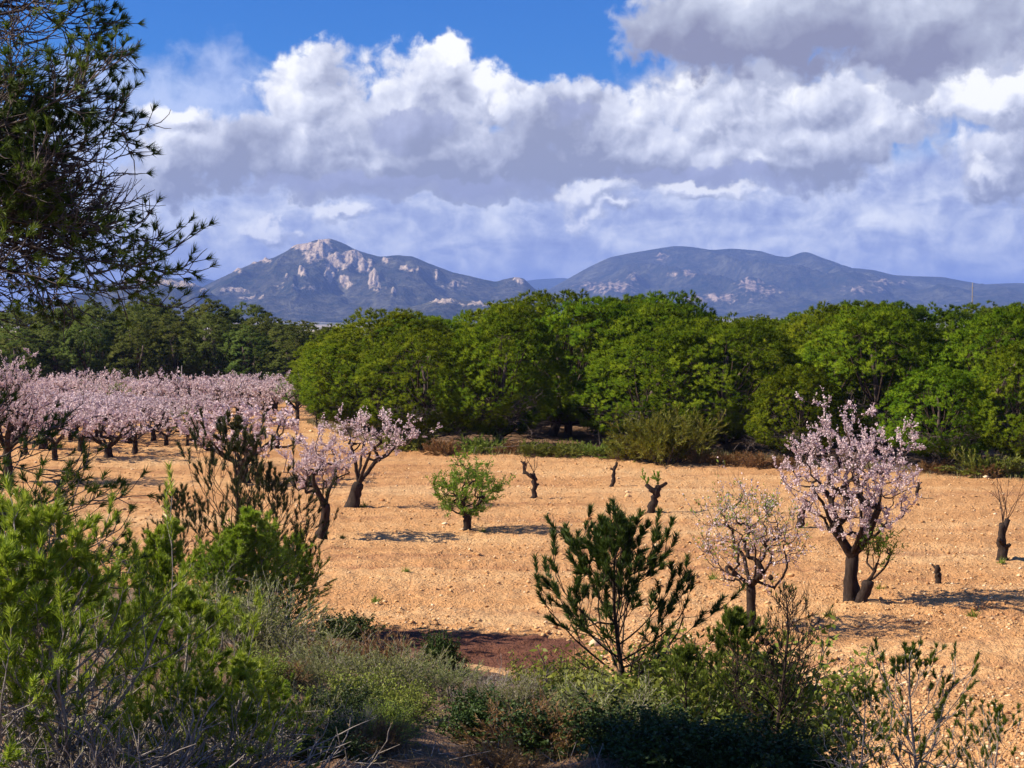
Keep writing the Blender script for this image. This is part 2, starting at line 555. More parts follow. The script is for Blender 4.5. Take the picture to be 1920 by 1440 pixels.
def ground_mat():
    m, g = new_mat('ground_soil')
    out = g.n('ShaderNodeOutputMaterial')
    tc = g.n('ShaderNodeTexCoord')
    P = tc.outputs['Object']
    at = g.n('ShaderNodeAttribute', attribute_name='soil')
    soil = at.outputs['Fac']                       # 0 ploughed field, 1 scrub bank
    at2 = g.n('ShaderNodeAttribute', attribute_name='valley')
    n1 = g.noise(g.v('MULTIPLY', P, (0.35, 1.2, 1)), 0.25, 4, 0.6)
    n2 = g.noise(P, 3.0, 5, 0.65)
    n3 = g.noise(P, 14.0, 4, 0.65)
    f = g.m('ADD', g.m('MULTIPLY', n1, 0.48), g.m('ADD', g.m('MULTIPLY', n2, 0.27), g.m('MULTIPLY', n3, 0.25)))
    field = g.ramp(f, [(0.36, (0.42, 0.200, 0.080)), (0.48, (0.62, 0.322, 0.132)), (0.60, (0.74, 0.455, 0.215))])
    bank = g.ramp(f, [(0.36, (0.085, 0.048, 0.028)), (0.5, (0.20, 0.115, 0.065)), (0.66, (0.36, 0.24, 0.15))])
    # reddish soil, and the near field edge strip with cast shade painted in
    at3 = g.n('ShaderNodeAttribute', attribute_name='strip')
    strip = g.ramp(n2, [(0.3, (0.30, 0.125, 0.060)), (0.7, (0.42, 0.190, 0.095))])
    strip_shade = g.ramp(g.noise(g.v('MULTIPLY', P, (0.5, 3.0, 1)), 2.0, 4, 0.6), [(0.3, (0.125, 0.050, 0.030)), (0.7, (0.20, 0.085, 0.050))])
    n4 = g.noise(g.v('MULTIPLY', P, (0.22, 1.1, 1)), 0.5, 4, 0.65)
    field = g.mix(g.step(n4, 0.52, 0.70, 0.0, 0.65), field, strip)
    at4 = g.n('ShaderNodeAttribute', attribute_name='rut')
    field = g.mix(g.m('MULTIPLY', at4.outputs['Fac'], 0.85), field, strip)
    c = g.mix(at3.outputs['Fac'], field, strip_shade)
    c = g.mix(soil, c, bank)
    vo = g.n('ShaderNodeTexVoronoi')
    g.put(vo.inputs['Vector'], g.v('MULTIPLY', P, (0.0035, 0.0011, 0)))
    vo.inputs['Scale'].default_value = 1.0
    vf = g.m('ADD', g.m('MULTIPLY', g.noise(P, 0.006, 5, 0.7), 0.7), g.m('MULTIPLY', vo.outputs['Color'], 0.35))
    val = g.ramp(vf, [(0.36, (0.05, 0.06, 0.04)), (0.46, (0.16, 0.15, 0.10)), (0.54, (0.45, 0.37, 0.28)), (0.66, (0.54, 0.46, 0.38))])
    c = g.mix(at2.outputs['Fac'], c, val)
    pr = g.n('ShaderNodeBsdfPrincipled')
    g.put(pr.inputs['Base Color'], c)
    pr.inputs['Roughness'].default_value = 0.95
    pr.inputs['Specular IOR Level'].default_value = 0.1
    bp = g.n('ShaderNodeBump')
    bp.inputs['Strength'].default_value = 0.9
    bp.inputs['Distance'].default_value = 0.12
    g.put(bp.inputs['Height'], g.m('ADD', g.m('MULTIPLY', n3, 0.6), g.m('MULTIPLY', g.noise(P, 7.0, 4, 0.7), 0.8)))
    g.t.links.new(bp.outputs[0], pr.inputs['Normal'])
    g.t.links.new(pr.outputs[0], out.inputs[0])
    return m


def stone_mat():
    m, g = new_mat('field_stone')
    out = g.n('ShaderNodeOutputMaterial')
    geo = g.n('ShaderNodeNewGeometry')
    pr = g.n('ShaderNodeBsdfPrincipled')
    g.put(pr.inputs['Base Color'], g.ramp(geo.outputs['Random Per Island'],
          [(0.0, (0.40, 0.19, 0.075)), (0.45, (0.58, 0.33, 0.14)), (0.8, (0.70, 0.46, 0.23)), (1.0, (0.78, 0.60, 0.38))]))
    pr.inputs['Roughness'].default_value = 0.95
    pr.inputs['Specular IOR Level'].default_value = 0.1
    g.t.links.new(pr.outputs[0], out.inputs[0])
    return m


def mountain_mat(name, veg, rock, warm):
    m, g = new_mat(name)
    out = g.n('ShaderNodeOutputMaterial')
    tc = g.n('ShaderNodeTexCoord')
    P = tc.outputs['Object']
    at = g.n('ShaderNodeAttribute', attribute_name='rock')
    n = g.noise(P, 0.004, 6, 0.65)
    n2 = g.noise(P, 0.03, 5, 0.7)
    vegc = g.ramp(g.m('ADD', g.m('MULTIPLY', n, 0.5), g.m('MULTIPLY', n2, 0.5)), [(0.41, veg), (0.51, warm), (0.63, tuple(min(1, 2.6 * a) for a in warm))])
    rc = g.ramp(n2, [(0.3, tuple(0.5 * a for a in rock)), (0.6, rock)])
    f = g.step(g.m('ADD', at.outputs['Fac'], g.m('MULTIPLY', g.m('SUBTRACT', n2, 0.5), 1.1)), 0.28, 0.62)
    pr = g.n('ShaderNodeBsdfPrincipled')
    g.put(pr.inputs['Base Color'], g.mix(f, vegc, rc))
    pr.inputs['Roughness'].default_value = 1.0
    pr.inputs['Specular IOR Level'].default_value = 0.0
    bp = g.n('ShaderNodeBump')
    bp.inputs['Strength'].default_value = 1.0
    bp.inputs['Distance'].default_value = 32.0
    g.put(bp.inputs['Height'], n2)
    g.t.links.new(bp.outputs[0], pr.inputs['Normal'])
    g.t.links.new(pr.outputs[0], out.inputs[0])
    return m


M['ground'] = ground_mat()
M['stone'] = stone_mat()


# ------------------------------------------------------------------ objects
def link(name, me, parent=None):
    o = bpy.data.objects.new(name, me)
    COL.objects.link(o)
    if parent:
        o.parent = parent
    return o


def structure(name, me):
    o = link(name, me)
    o['kind'] = 'structure'
    return o


def thing(name, label, cat, loc, parts, rz=0.0, scale=(1, 1, 1), group=None, tilt=0.0):
    """an Empty at the foot of the thing that parents one object for each part (name, mesh[, kind])"""
    e = bpy.data.objects.new(name, None)
    COL.objects.link(e)
    e.location = loc
    e.rotation_euler = (0, tilt, rz)
    e.scale = scale if hasattr(scale, '__len__') else (scale,) * 3
    e.empty_display_size = 0.2
    e['label'] = label
    e['category'] = cat
    if group:
        e['group'] = group
    for p in parts:
        o = link(p[0], p[1], e)
        if len(p) > 2 and p[2]:
            o['kind'] = p[2]
    return e


def set_attr(me, name, vals):
    a = me.attributes.new(name, 'FLOAT', 'POINT')
    a.data.foreach_set('value', np.asarray(vals, np.float32))


def grid_mesh(name, X, Y, Z, mat):
    r, c = X.shape
    i = (np.arange(r - 1)[:, None] * c + np.arange(c - 1)[None]).ravel()
    mb = MB()
    mb.add(np.stack([X, Y, Z], -1).reshape(-1, 3), None, np.stack([i, i + 1, i + c + 1, i + c], -1))
    return mb.mesh(name, mat, True)


# ---- the ground: one sheet from behind the camera to the horizon
def build_ground():
    rows = np.concatenate([np.linspace(-40, 6, 24)[:-1], 1 / np.linspace(1 / 6, 1 / 18, 70)[:-1], 1 / np.linspace(1 / 18, 1 / 90, 320)[:-1],
                           1 / np.linspace(1 / 90, 1 / 400, 50)[:-1], np.geomspace(400, 24000, 60)])
    a = np.concatenate([-np.geomspace(6, 0.42, 24)[:-1], np.linspace(-0.40, 0.40, 390), np.geomspace(0.42, 6, 24)[1:]])
    Yg = np.repeat(rows[:, None], len(a), 1)
    Xg = a[None] * np.maximum(rows, 7)[:, None]
    Zg = ground_z(Xg, Yg)
    me = grid_mesh('ground', Xg, Yg, Zg, M['ground'])
    x, y = Xg.ravel(), Yg.ravel()
    B = bound(x)
    e = 0.5 * fbm(x * 0.8, y * 0.8, 3, 31)
    wood = sstep(y - wood_edge(x), -0.8, 0.8)
    set_attr(me, 'soil', np.clip(1 - sstep(y - B + e, -1.9, -0.9) + wood, 0, 1))
    # dark strip along the foot of the bank: cast shade painted into the soil
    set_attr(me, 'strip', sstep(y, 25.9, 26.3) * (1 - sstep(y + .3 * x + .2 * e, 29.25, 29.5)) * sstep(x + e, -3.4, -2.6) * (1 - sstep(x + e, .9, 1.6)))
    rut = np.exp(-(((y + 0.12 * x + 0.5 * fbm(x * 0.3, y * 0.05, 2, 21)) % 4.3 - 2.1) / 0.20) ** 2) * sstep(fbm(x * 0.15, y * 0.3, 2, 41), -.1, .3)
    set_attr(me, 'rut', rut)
    set_attr(me, 'valley', sstep(y, 220, 500))
    return structure('ground', me)


def wood_edge(x):
    """far edge of the field: the right-hand wood, and the wood beyond the orchard on the left"""
    return np.interp(x, [-200, -60, -11.5, -10.6, -5.3, -1.3, 7, 10.5, 14, 17.5, 60], [128, 128, 122, 84, 68.5, 64.5, 62.5, 59.5, 57.5, 55.5, 40])


build_ground()


# ---- mountains
def mountain(name, Dc, sky, depth, base_z, mat, seed, rocks=(), spur=0.3, nu=360, nq=90, bump=0.0):
    su = np.array([p[0] for p in sky], float)
    sv = np.array([p[1] for p in sky], float)
    u = np.linspace(su[0], su[-1], nu)
    v = np.interp(u, su, sv)
    ker = np.ones(5) / 5
    v = np.convolve(np.pad(v, 2, mode='edge'), ker, mode='valid')
    q = np.linspace(-1, 1, nq)
    X = np.repeat(((u - 960) / FPX * Dc)[None], nq, 0)
    Y = Dc + q[:, None] * depth + 0.12 * depth * fbm(X / depth * 2.2, q[:, None] * 0 + seed, 2, seed)
    crest = EYE + (570 - v) / FPX * Dc
    prof = (1 - np.abs(q)) ** 1.15
    env = np.clip(np.abs(q) * 3.2, 0, 1) * np.clip((1 - np.abs(q)) * 3, 0, 1)
    rd = 1 - np.abs(fbm(X / depth * 3.4 + q[:, None] * 0.5, Y / depth * 1.5, 5, seed + 3)) * 2.2
    H = (crest - base_z)[None]
    Z = base_z + H * prof[:, None] + H * spur * env[:, None] * (rd - 0.55) + 0.06 * H * env[:, None] * fbm(X / depth * 16, Y / depth * 16, 3, seed + 5)
    Z = Z + np.abs(fbm(u / 9.0, u * 0, 3, seed + 8))[None] * Dc / FPX * bump * (1 - np.clip(np.abs(q) * 4, 0, 1))[:, None]
    U = 960 + X / Y * FPX
    Vp = 570 - (Z - EYE) / Y * FPX
    rock = np.zeros_like(Z)
    wu, wv = 6 * fbm(U / 14, Vp / 14, 3, seed + 20), 6 * fbm(U / 14, Vp / 14, 3, seed + 30)
    for (ru, rv, rw, rh, k) in rocks:
        f = np.clip(1.35 - np.hypot((U + wu - ru) / rw, (Vp + wv - rv) / rh), 0, 1) * k
        f = np.where(q[:, None] < 0.06, f, 0)
        rock = np.maximum(rock, f)
    rock = rock * (.62 + .75 * np.clip(.5 + fbm(U / 4.5, Vp / 16, 3, seed + 44), 0, 1))
    ridge = np.abs(fbm(U / 6, Vp / 22, 3, seed + 40))
    Z = Z + sstep(rock, 0.05, 0.8) * (3 + 20 * ridge) * (Dc / 6500) * (np.abs(q)[:, None] > 0.03)
    me = grid_mesh(name, X, Y, Z, mat)
    set_attr(me, 'rock', rock.ravel())
    return structure(name, me)


MAT_ML = mountain_mat('limestone_mountain', (0.022, 0.032, 0.020), (0.70, 0.54, 0.38), (0.070, 0.066, 0.044))
MAT_MR = mountain_mat('wooded_mountain', (0.018, 0.030, 0.022), (0.60, 0.44, 0.32), (0.060, 0.060, 0.042))
MAT_MF = mountain_mat('far_ridge', (0.02, 0.03, 0.03), (0.3, 0.28, 0.25), (0.03, 0.04, 0.04))
mountain('rocky_mountain', 6400,
         [(300, 566), (360, 548), (400, 528), (440, 510), (470, 497), (500, 487), (515, 484), (540, 470), (556, 457), (575, 455), (592, 449), (618, 446), (640, 454),
          (665, 467), (700, 478), (715, 481), (745, 478), (775, 481), (800, 492), (850, 511), (880, 517), (905, 523), (930, 528), (945, 523), (968, 519), (982, 522),
          (1000, 540), (1020, 551), (1060, 560), (1120, 576)],
         1300, -48, MAT_ML, 5,
         [(575, 461, 30, 13, 1), (606, 468, 20, 24, 1), (590, 482, 22, 14, .8), (628, 484, 26, 8, .9), (660, 486, 20, 14, 1), (684, 500, 14, 15, .9), (620, 511, 10, 20, 1), (640, 500, 40, 12, .62),
          (645, 528, 9, 11, .9), (657, 538, 7, 7, .8), (700, 524, 10, 18, 1), (712, 540, 14, 12, .6), (735, 548, 8, 8, .6), (566, 512, 10, 9, .9), (538, 518, 6, 7, .7), (763, 505, 13, 8, .75), (785, 508, 8, 6, .6),
          (818, 520, 5, 15, .75), (725, 487, 14, 7, .6), (490, 490, 20, 6, .8), (440, 510, 20, 5, .6), (440, 545, 30, 5, .85), (970, 526, 14, 7, .75), (470, 560, 30, 4, .7), (560, 540, 60, 10, .42), (850, 535, 40, 8, .45)], 0.34, 430, 120, 0.9)
mountain('cliff_hill', 5200, [(120, 575), (180, 540), (240, 522), (290, 518), (330, 521), (365, 532), (385, 538), (400, 550), (420, 572)],
         700, -45, MAT_ML, 12, [(350, 534, 34, 9, 1), (320, 532, 40, 8, .8), (390, 545, 14, 7, .9), (250, 528, 30, 8, .6)], 0.3, 140, 50, 0.6)
mountain('low_hill', 4700, [(740, 582), (790, 570), (820, 560), (845, 558), (870, 563), (930, 568), (1000, 572), (1100, 580)],
         500, -48, MAT_ML, 15, [(830, 565, 30, 5, .8), (900, 571, 60, 4, .7)], 0.2, 120, 40)
mountain('blue_mountain', 8800,
         [(930, 572), (980, 560), (1020, 548), (1050, 531), (1075, 517), (1100, 503), (1140, 484), (1180, 476), (1210, 471), (1240, 466), (1262, 463), (1290, 464), (1330, 470),
          (1370, 467), (1420, 471), (1450, 481), (1472, 484), (1488, 477), (1500, 473), (1516, 478), (1532, 487), (1570, 503), (1600, 505), (1625, 508), (1660, 517), (1700, 519), (1760, 520),
          (1790, 525), (1830, 534), (1870, 532), (1920, 530), (2050, 538), (2200, 560), (2300, 575)],
         2100, -50, MAT_MR, 22, [(1240, 483, 16, 12, .45), (1190, 520, 24, 12, .42), (1405, 535, 34, 16, .5), (1440, 548, 34, 14, .42), (1140, 540, 80, 16, .45), (1280, 515, 50, 9, .42), (1620, 545, 60, 12, .38), (1660, 532, 60, 6, .42), (1330, 560, 120, 12, .5)], 0.48, 400, 105, 0.25)
mountain('far_ridge', 13000, [(820, 560), (900, 540), (960, 527), (1010, 522), (1060, 519), (1120, 526), (1200, 545), (1300, 565)], 2000, -50, MAT_MF, 33, (), 0.2, 100, 30)
mountain('far_ridge', 12000, [(150, 565), (260, 520), (330, 519), (380, 518), (420, 530), (470, 548), (560, 566)], 2000, -50, MAT_MF, 37, (), 0.2, 100, 30)


# ---- haze
def build_haze():
    m, g = new_mat('haze')
    out = g.n('ShaderNodeOutputMaterial')
    pv = g.n('ShaderNodeVolumePrincipled')
    pv.inputs['Color'].default_value = (0.30, 0.46, 1.0, 1)
    pv.inputs['Density'].default_value = 9.0e-5
    g.t.links.new(pv.outputs[0], out.inputs['Volume'])
    x0, x1, y0, y1, z0, z1 = -150000, 150000, -60, 25000, -120, 335
    x0, x1 = -9000, 9000
    mb = MB()
    v = [(x, y, z) for z in (z0, z1) for y in (y0, y1) for x in (x0, x1)]
    mb.add(v, None, [(0, 2, 3, 1), (4, 5, 7, 6), (0, 1, 5, 4), (2, 6, 7, 3), (0, 4, 6, 2), (1, 3, 7, 5)])
    o = link('haze', mb.mesh('haze', m))
    o['kind'] = 'stuff'


build_haze()


# ------------------------------------------------------------------ growing plants
class Sk:
    """skeleton of a plant: stick segments and the end shoots that carry needles, leaves or blossom"""
    def __init__(self):
        self.seg, self.shoot = [], []

    def arrays(self):
        if not self.seg:
            return np.zeros((0, 3)), np.zeros((0, 3)), np.zeros(0), np.zeros(0)
        A = np.array([s[0][:] for s in self.seg])
        B = np.array([s[1][:] for s in self.seg])
        return A, B, np.array([s[2] for s in self.seg]), np.array([s[3] for s in self.seg])

    def shoots(self):
        if not self.shoot:
            return np.zeros((0, 3)), np.zeros((0, 3))
        return np.array([s[0][:] for s in self.shoot]), np.array([s[1][:] for s in self.shoot])


def rvec(s=1.0):
    return Vector((random.gauss(0, s), random.gauss(0, s), random.gauss(0, s)))


def side(d, ang):
    """a direction leaving d at the angle, any side"""
    p = d.cross(rvec())
    if p.length < 1e-5:
        p = Vector((1, 0, 0))
    p.normalize()
    return (d * math.cos(ang) + p * math.sin(ang)).normalized()


def grow(sk, p, d, L, r, lvl, cfg):
    c = cfg[lvl]
    n = c.get('n', 4)
    p, d = p.copy(), d.normalized()
    pts, dirs = [p.copy()], [d.copy()]
    r1 = r * c.get('taper', 0.45)
    for i in range(n):
        d = (d + rvec(c.get('wig', 0.12)) + Vector((0, 0, c.get('up', 0.0)))).normalized()
        q = p + d * (L / n)
        ra, rb = r + (r1 - r) * i / n, r + (r1 - r) * (i + 1) / n
        sk.seg.append((p.copy(), q + d * (L / n) * 0.04, ra, rb))
        if c.get('shoot') and i >= n * c.get('shoot_from', 0.0):
            sk.shoot.append((p.copy(), q.copy()))
        p = q
        pts.append(p.copy())
        dirs.append(d.copy())
    if lvl + 1 < len(cfg):
        k = c['kids'] if isinstance(c['kids'], int) else random.randint(*c['kids'])
        for j in range(k):
            t = c.get('t0', 0.3) + (1 - c.get('t0', 0.3)) * (j + random.random()) / k
            if j == k - 1:
                t = 1.0
            f = min(t * n, n - 1e-3)
            i = int(f)
            pp = pts[i].lerp(pts[i + 1], f - i)
            dd = side(dirs[i + 1], R(random.uniform(*c.get('ang', (30, 55)))) * (0.6 if t == 1.0 else 1))
            nr = cfg[lvl + 1]
            grow(sk, pp, dd, L * random.uniform(*c.get('len', (0.5, 0.7))), max((r + (r1 - r) * t) * c.get('rr', 0.6), nr.get('rmin', 0.004)), lvl + 1, cfg)


def top_of(parts):
    z = 0
    for p in parts:
        co = np.empty(len(p[1].vertices) * 3, np.float32)
        p[1].vertices.foreach_get('co', co)
        z = max(z, np.percentile(co[2::3], 99.7))
    return float(z)


# ---- the pines of the wood
def pine_variant(seed, H=6.0, Rad=2.7, lobes=20, low=0.03, mat='pine', blade=0.15, per=22, tufts=1000, shoots=7, wide=0.018, dome=1.0, lean=0.0):
    random.seed(seed)
    global rng
    rng = np.random.default_rng(seed)
    # trunk: often leaning, forking low
    tp = [Vector((0, 0, -0.3))]
    d = Vector((lean + random.uniform(-.15, .15), random.uniform(-.15, .15), 1))
    for i in range(6):
        d = (d + Vector((random.gauss(0, .12), random.gauss(0, .12), .1))).normalized()
        tp.append(tp[-1] + d * (H * 0.80 / 6))
    tr = MB()
    tr.tube([p[:] for p in tp], np.linspace(0.17, 0.05, 7) * H / 6, 7, rough=0.06)
    br, nd = MB(), MB()
    SA, SB = [], []
    limbs = Sk()
    z0 = H * 0.42
    top = tp[-1]

    def shell(d, q=1.0):
        """point of the crown surface in direction d: a low dome swollen into lobes"""
        best = max(d.dot(l) for l in LD_)
        a = math.acos(min(1.0, best))
        bul = .78 + .25 * math.sqrt(max(0.0, 1 - (a / .54) ** 2))
        rz_ = (H * .60) if d.z > 0 else H * (.42 - low)
        sh = (1 - .25 * max(0, -d.z)) * dome
        tw_ = (z0 + d.z * rz_ * bul) / H
        return Vector((d.x * Rad * bul * sh * q + top.x * tw_ * .9, d.y * Rad * bul * sh * q + top.y * tw_ * .9, z0 + d.z * rz_ * bul * q))
    LD_ = []
    for k in range(lobes):
        zz = 1 - (k + .5) / lobes * 1.45
        ang = k * 2.39996 + random.uniform(-.45, .45)
        rr = math.sqrt(max(0, 1 - zz * zz))
        LD_.append(Vector((math.cos(ang) * rr, math.sin(ang) * rr, zz + random.uniform(-.1, .1))).normalized())
    for l in LD_:
        c = shell(l, .72)
        a = tp[min(5, max(1, int(c.z / H * 4.6)))]
        mid = a.lerp(c, 0.5) + Vector((0, 0, -0.05 * H)) + rvec(0.08)
        limbs.seg += [(a.copy(), mid, 0.06, 0.035), (mid, c.copy(), 0.037, 0.018)]
        for _ in range(3):
            e = shell((l + rvec(.28)).normalized(), .82)
            limbs.seg.append((c.copy(), e, .016, .008))
    bare = [(l + rvec(.2)).normalized() for l in LD_ if l.z < .15][::5]          # hollows where the dead inner twigs show
    k = 0
    while k < tufts:
        d = rvec().normalized()
        if d.z < -.88:
            continue
        k += 1
        if d.z < .3 and any(d.dot(b) > .95 for b in bare):
            continue
        near = max(LD_, key=lambda l: d.dot(l))
        c = shell(d, random.uniform(.90, 1.03) if random.random() < .86 else random.uniform(.7, .9))
        axis = (d * .9 + (d - near) * .8 + Vector((0, 0, .5))).normalized()
        cr = random.uniform(.13, .22) * H / 6
        for q in range(shoots):
            w = rvec().normalized()
            if w.dot(axis) < -.1:
                w = w - 2 * w.dot(axis) * axis
            e = c + w * cr
            dirn = (w * .8 + axis * .7).normalized()
            SA.append((e - dirn * 0.10)[:])
            SB.append(e[:])
    A, B, ra, rb = limbs.arrays()
    br.sticks(A, B, ra, rb, 3)
    limbs = Sk()
    dw = MB()
    # dead grey twigs below the crown
    for k in range(90):
        ang, zz = random.uniform(0, 6.283), random.uniform(0.06, 0.42)
        a = tp[1].lerp(tp[3], random.random())
        b = Vector((math.cos(ang) * Rad * random.uniform(.4, .85), math.sin(ang) * Rad * random.uniform(.4, .85), zz * H))
        mid = a.lerp(b, 0.6) + rvec(0.12)
        limbs.seg += [(a.copy(), mid, 0.022, 0.014), (mid, b, 0.014, 0.006)]
        for _ in range(4):
            q = mid.lerp(b, random.random())
            limbs.seg.append((q, q + (b - mid).normalized() * 0.4 + rvec(0.22), 0.010, 0.005))
    A, B, ra, rb = limbs.arrays()
    dw.sticks(A, B, ra, rb, 3)
    nd.brush(SA, SB, per, blade, wide, 0.95, 0.0, 0.15, (z0 - .1 * H, Rad, H * .55))
    return [('trunk', tr.mesh('pine_trunk', M['pine_bark'], True)), ('branches', br.mesh('pine_branches', M['dark_twig'])),
            ('dead_twigs', dw.mesh('pine_dead_twigs', M['pine_twig']), 'stuff'), ('crown', nd.mesh('pine_crown', M[mat]), 'stuff')]


STONE_PINES = [pine_variant(101 + i, lobes=[24, 28, 22, 26, 30][i], Rad=[2.7, 2.9, 2.5, 2.8, 3.0][i], lean=[0, .2, -.2, .1, -.1][i]) for i in range(4)]
BALL_PINE = pine_variant(140, 3.4, 1.15, 12, 0.02, 'pine', 0.11, 24, 360, 7, 0.016)
ALEPPO = [pine_variant(161 + i, 6.6, [2.1, 2.4, 2.2, 2.0][i], 14, 0.05, 'aleppo', 0.22, 20, 360, 6, 0.034) for i in range(4)]

# front of the right-hand wood: (photo x, top y, depth, width px, variant, label)
WOOD = [
    (612, 668, 84, 88, 'ball', 'small round bright green pine at the near corner of the wood beside the orchard'),
    (745, 582, 78, 270, 0, 'broad low pine rising behind the corner of the wood next to the orchard'),
    (690, 640, 76, 190, 3, 'leaning pine just right of the small round pine'),
    (800, 622, 68, 230, 1, 'rounded pine above the green leafy almond at the edge of the wood'),
    (940, 590, 67, 250, 2, 'pine with plume shaped boughs left of the dark gap in the wood'),
    (1030, 548, 74, 300, 4, 'tallest domed pine above the dark gap in the wood'),
    (1235, 550, 80, 240, 0, 'domed pine at the back of the wood under the blue mountain'),
    (1185, 615, 66, 240, 3, 'yellow green pine with bare grey lower twigs right of the dark gap'),
    (1370, 597, 65, 270, 1, 'wide pine behind the yellow green broom bush'),
    (1545, 575, 68, 280, 2, 'tall pine behind the big pink almond tree'),
    (1490, 690, 60.5, 170, 4, 'low bright green pine left of the big pink almond crown'),
    (1665, 580, 63, 280, 0, 'wide pine behind the top of the big pink almond'),
    (1830, 575, 61, 280, 3, 'pine at the right end of the wood above the thin twiggy stump'),
    (1770, 690, 58.5, 190, 1, 'low pine with dark hollow beneath it right of the big pink almond'),
    (1940, 640, 57, 230, 2, 'pine at the right edge of the view standing at the field margin'),
]
random.seed(3)
for (u, v, D, wpx, var, lab) in WOOD:
    x, z = (u - 960) / FPX * D, EYE + (570 - v) / FPX * D
    if var == 'ball':
        parts, h0, w0 = BALL_PINE, top_of(BALL_PINE), 2.7
    else:
        parts, h0, w0 = STONE_PINES[var % 4], top_of(STONE_PINES[var % 4]), 6.2
    b = gz(x, D)
    sz = (z - b) / h0
    sx = wpx / FPX * D / w0 * 1.24
    thing('pine_tree', lab, 'pine tree', (x, D, b), parts, random.uniform(0, 6.28), (sx, sx, sz), 'pines of the wood beyond the field')
ORD = ['first', 'second', 'third', 'fourth', 'fifth', 'sixth', 'seventh', 'eighth', 'ninth', 'tenth', 'eleventh', 'twelfth', 'thirteenth', 'fourteenth', 'fifteenth',
       'sixteenth', 'seventeenth', 'eighteenth', 'nineteenth', 'twentieth', 'twenty first', 'twenty second', 'twenty third', 'twenty fourth', 'twenty fifth']
BACK = [(u, D, k) for D, us in ((73, range(1100, 2000, 150)), (82, range(760, 2050, 170)), (92, range(700, 2100, 190)), (104, range(780, 2100, 220))) for k, u in enumerate(us)]
for i, (u, D, nth) in enumerate(BACK):
    rowname = {73: 'second row', 82: 'third row', 92: 'fourth row', 104: 'rearmost row'}[D]
    u, D = u + random.uniform(-50, 50), D + random.uniform(-3, 3)
    vtop = np.interp(u, [640, 720, 870, 950, 1060, 1200, 1300, 1340, 1400, 1480, 1600, 1760, 1920, 2100], [612, 590, 578, 556, 552, 552, 570, 600, 600, 582, 566, 574, 566, 566]) + random.uniform(2, 14)
    x, z = (u - 960) / FPX * D, EYE + (570 - vtop) / FPX * D
    b = gz(x, D)
    thing('pine_tree', 'pine in the ' + rowname + ' of the field wood, ' + ORD[nth] + ' from the orchard side', 'pine tree', (x, D, b), STONE_PINES[random.randrange(4)],
          random.uniform(0, 6.28), (1.25, 1.25, (z - b) / 6.15), 'pines inside the wood')

# the wood beyond the orchard on the left
LW = []
for (D, us) in ((127, range(-60, 640, 74)), (134, range(-30, 680, 70)), (142, range(-50, 690, 76)), (152, range(-20, 700, 84))):
    for k, u in enumerate(us):
        LW.append((u + random.uniform(-22, 22), D + random.uniform(-2.5, 2.5), k))
for i, (u, D, nth) in enumerate(LW):
    vt = np.interp(u, [-60, 0, 120, 250, 360, 400, 440, 470, 520, 600, 640, 700], [572, 566, 556, 552, 548, 556, 568, 566, 592, 590, 604, 616])
    row = 0 if D < 130.6 else (1 if D < 138 else 2)
    vt = vt + (46, 24, 4)[row] + random.uniform(-6, 12)
    x, z = (u - 960) / FPX * D, EYE + (570 - vt) / FPX * D
    b = gz(x, D)
    lab = 'grey green pine behind the pink orchard, ' + ('front row, ', 'second row, ', 'third row, ' if D < 147 else 'skyline row, ')[row] + ORD[nth] + ' from the left edge'
    s = random.uniform(1.15, 1.6)
    thing('pine_tree', lab, 'pine tree', (x, D, b), ALEPPO[random.randrange(4)], random.uniform(0, 6.28), (s, s, (z - b) / 6.9),
          ('front pines behind the orchard', 'middle pines behind the orchard', 'skyline pines behind the orchard')[row])


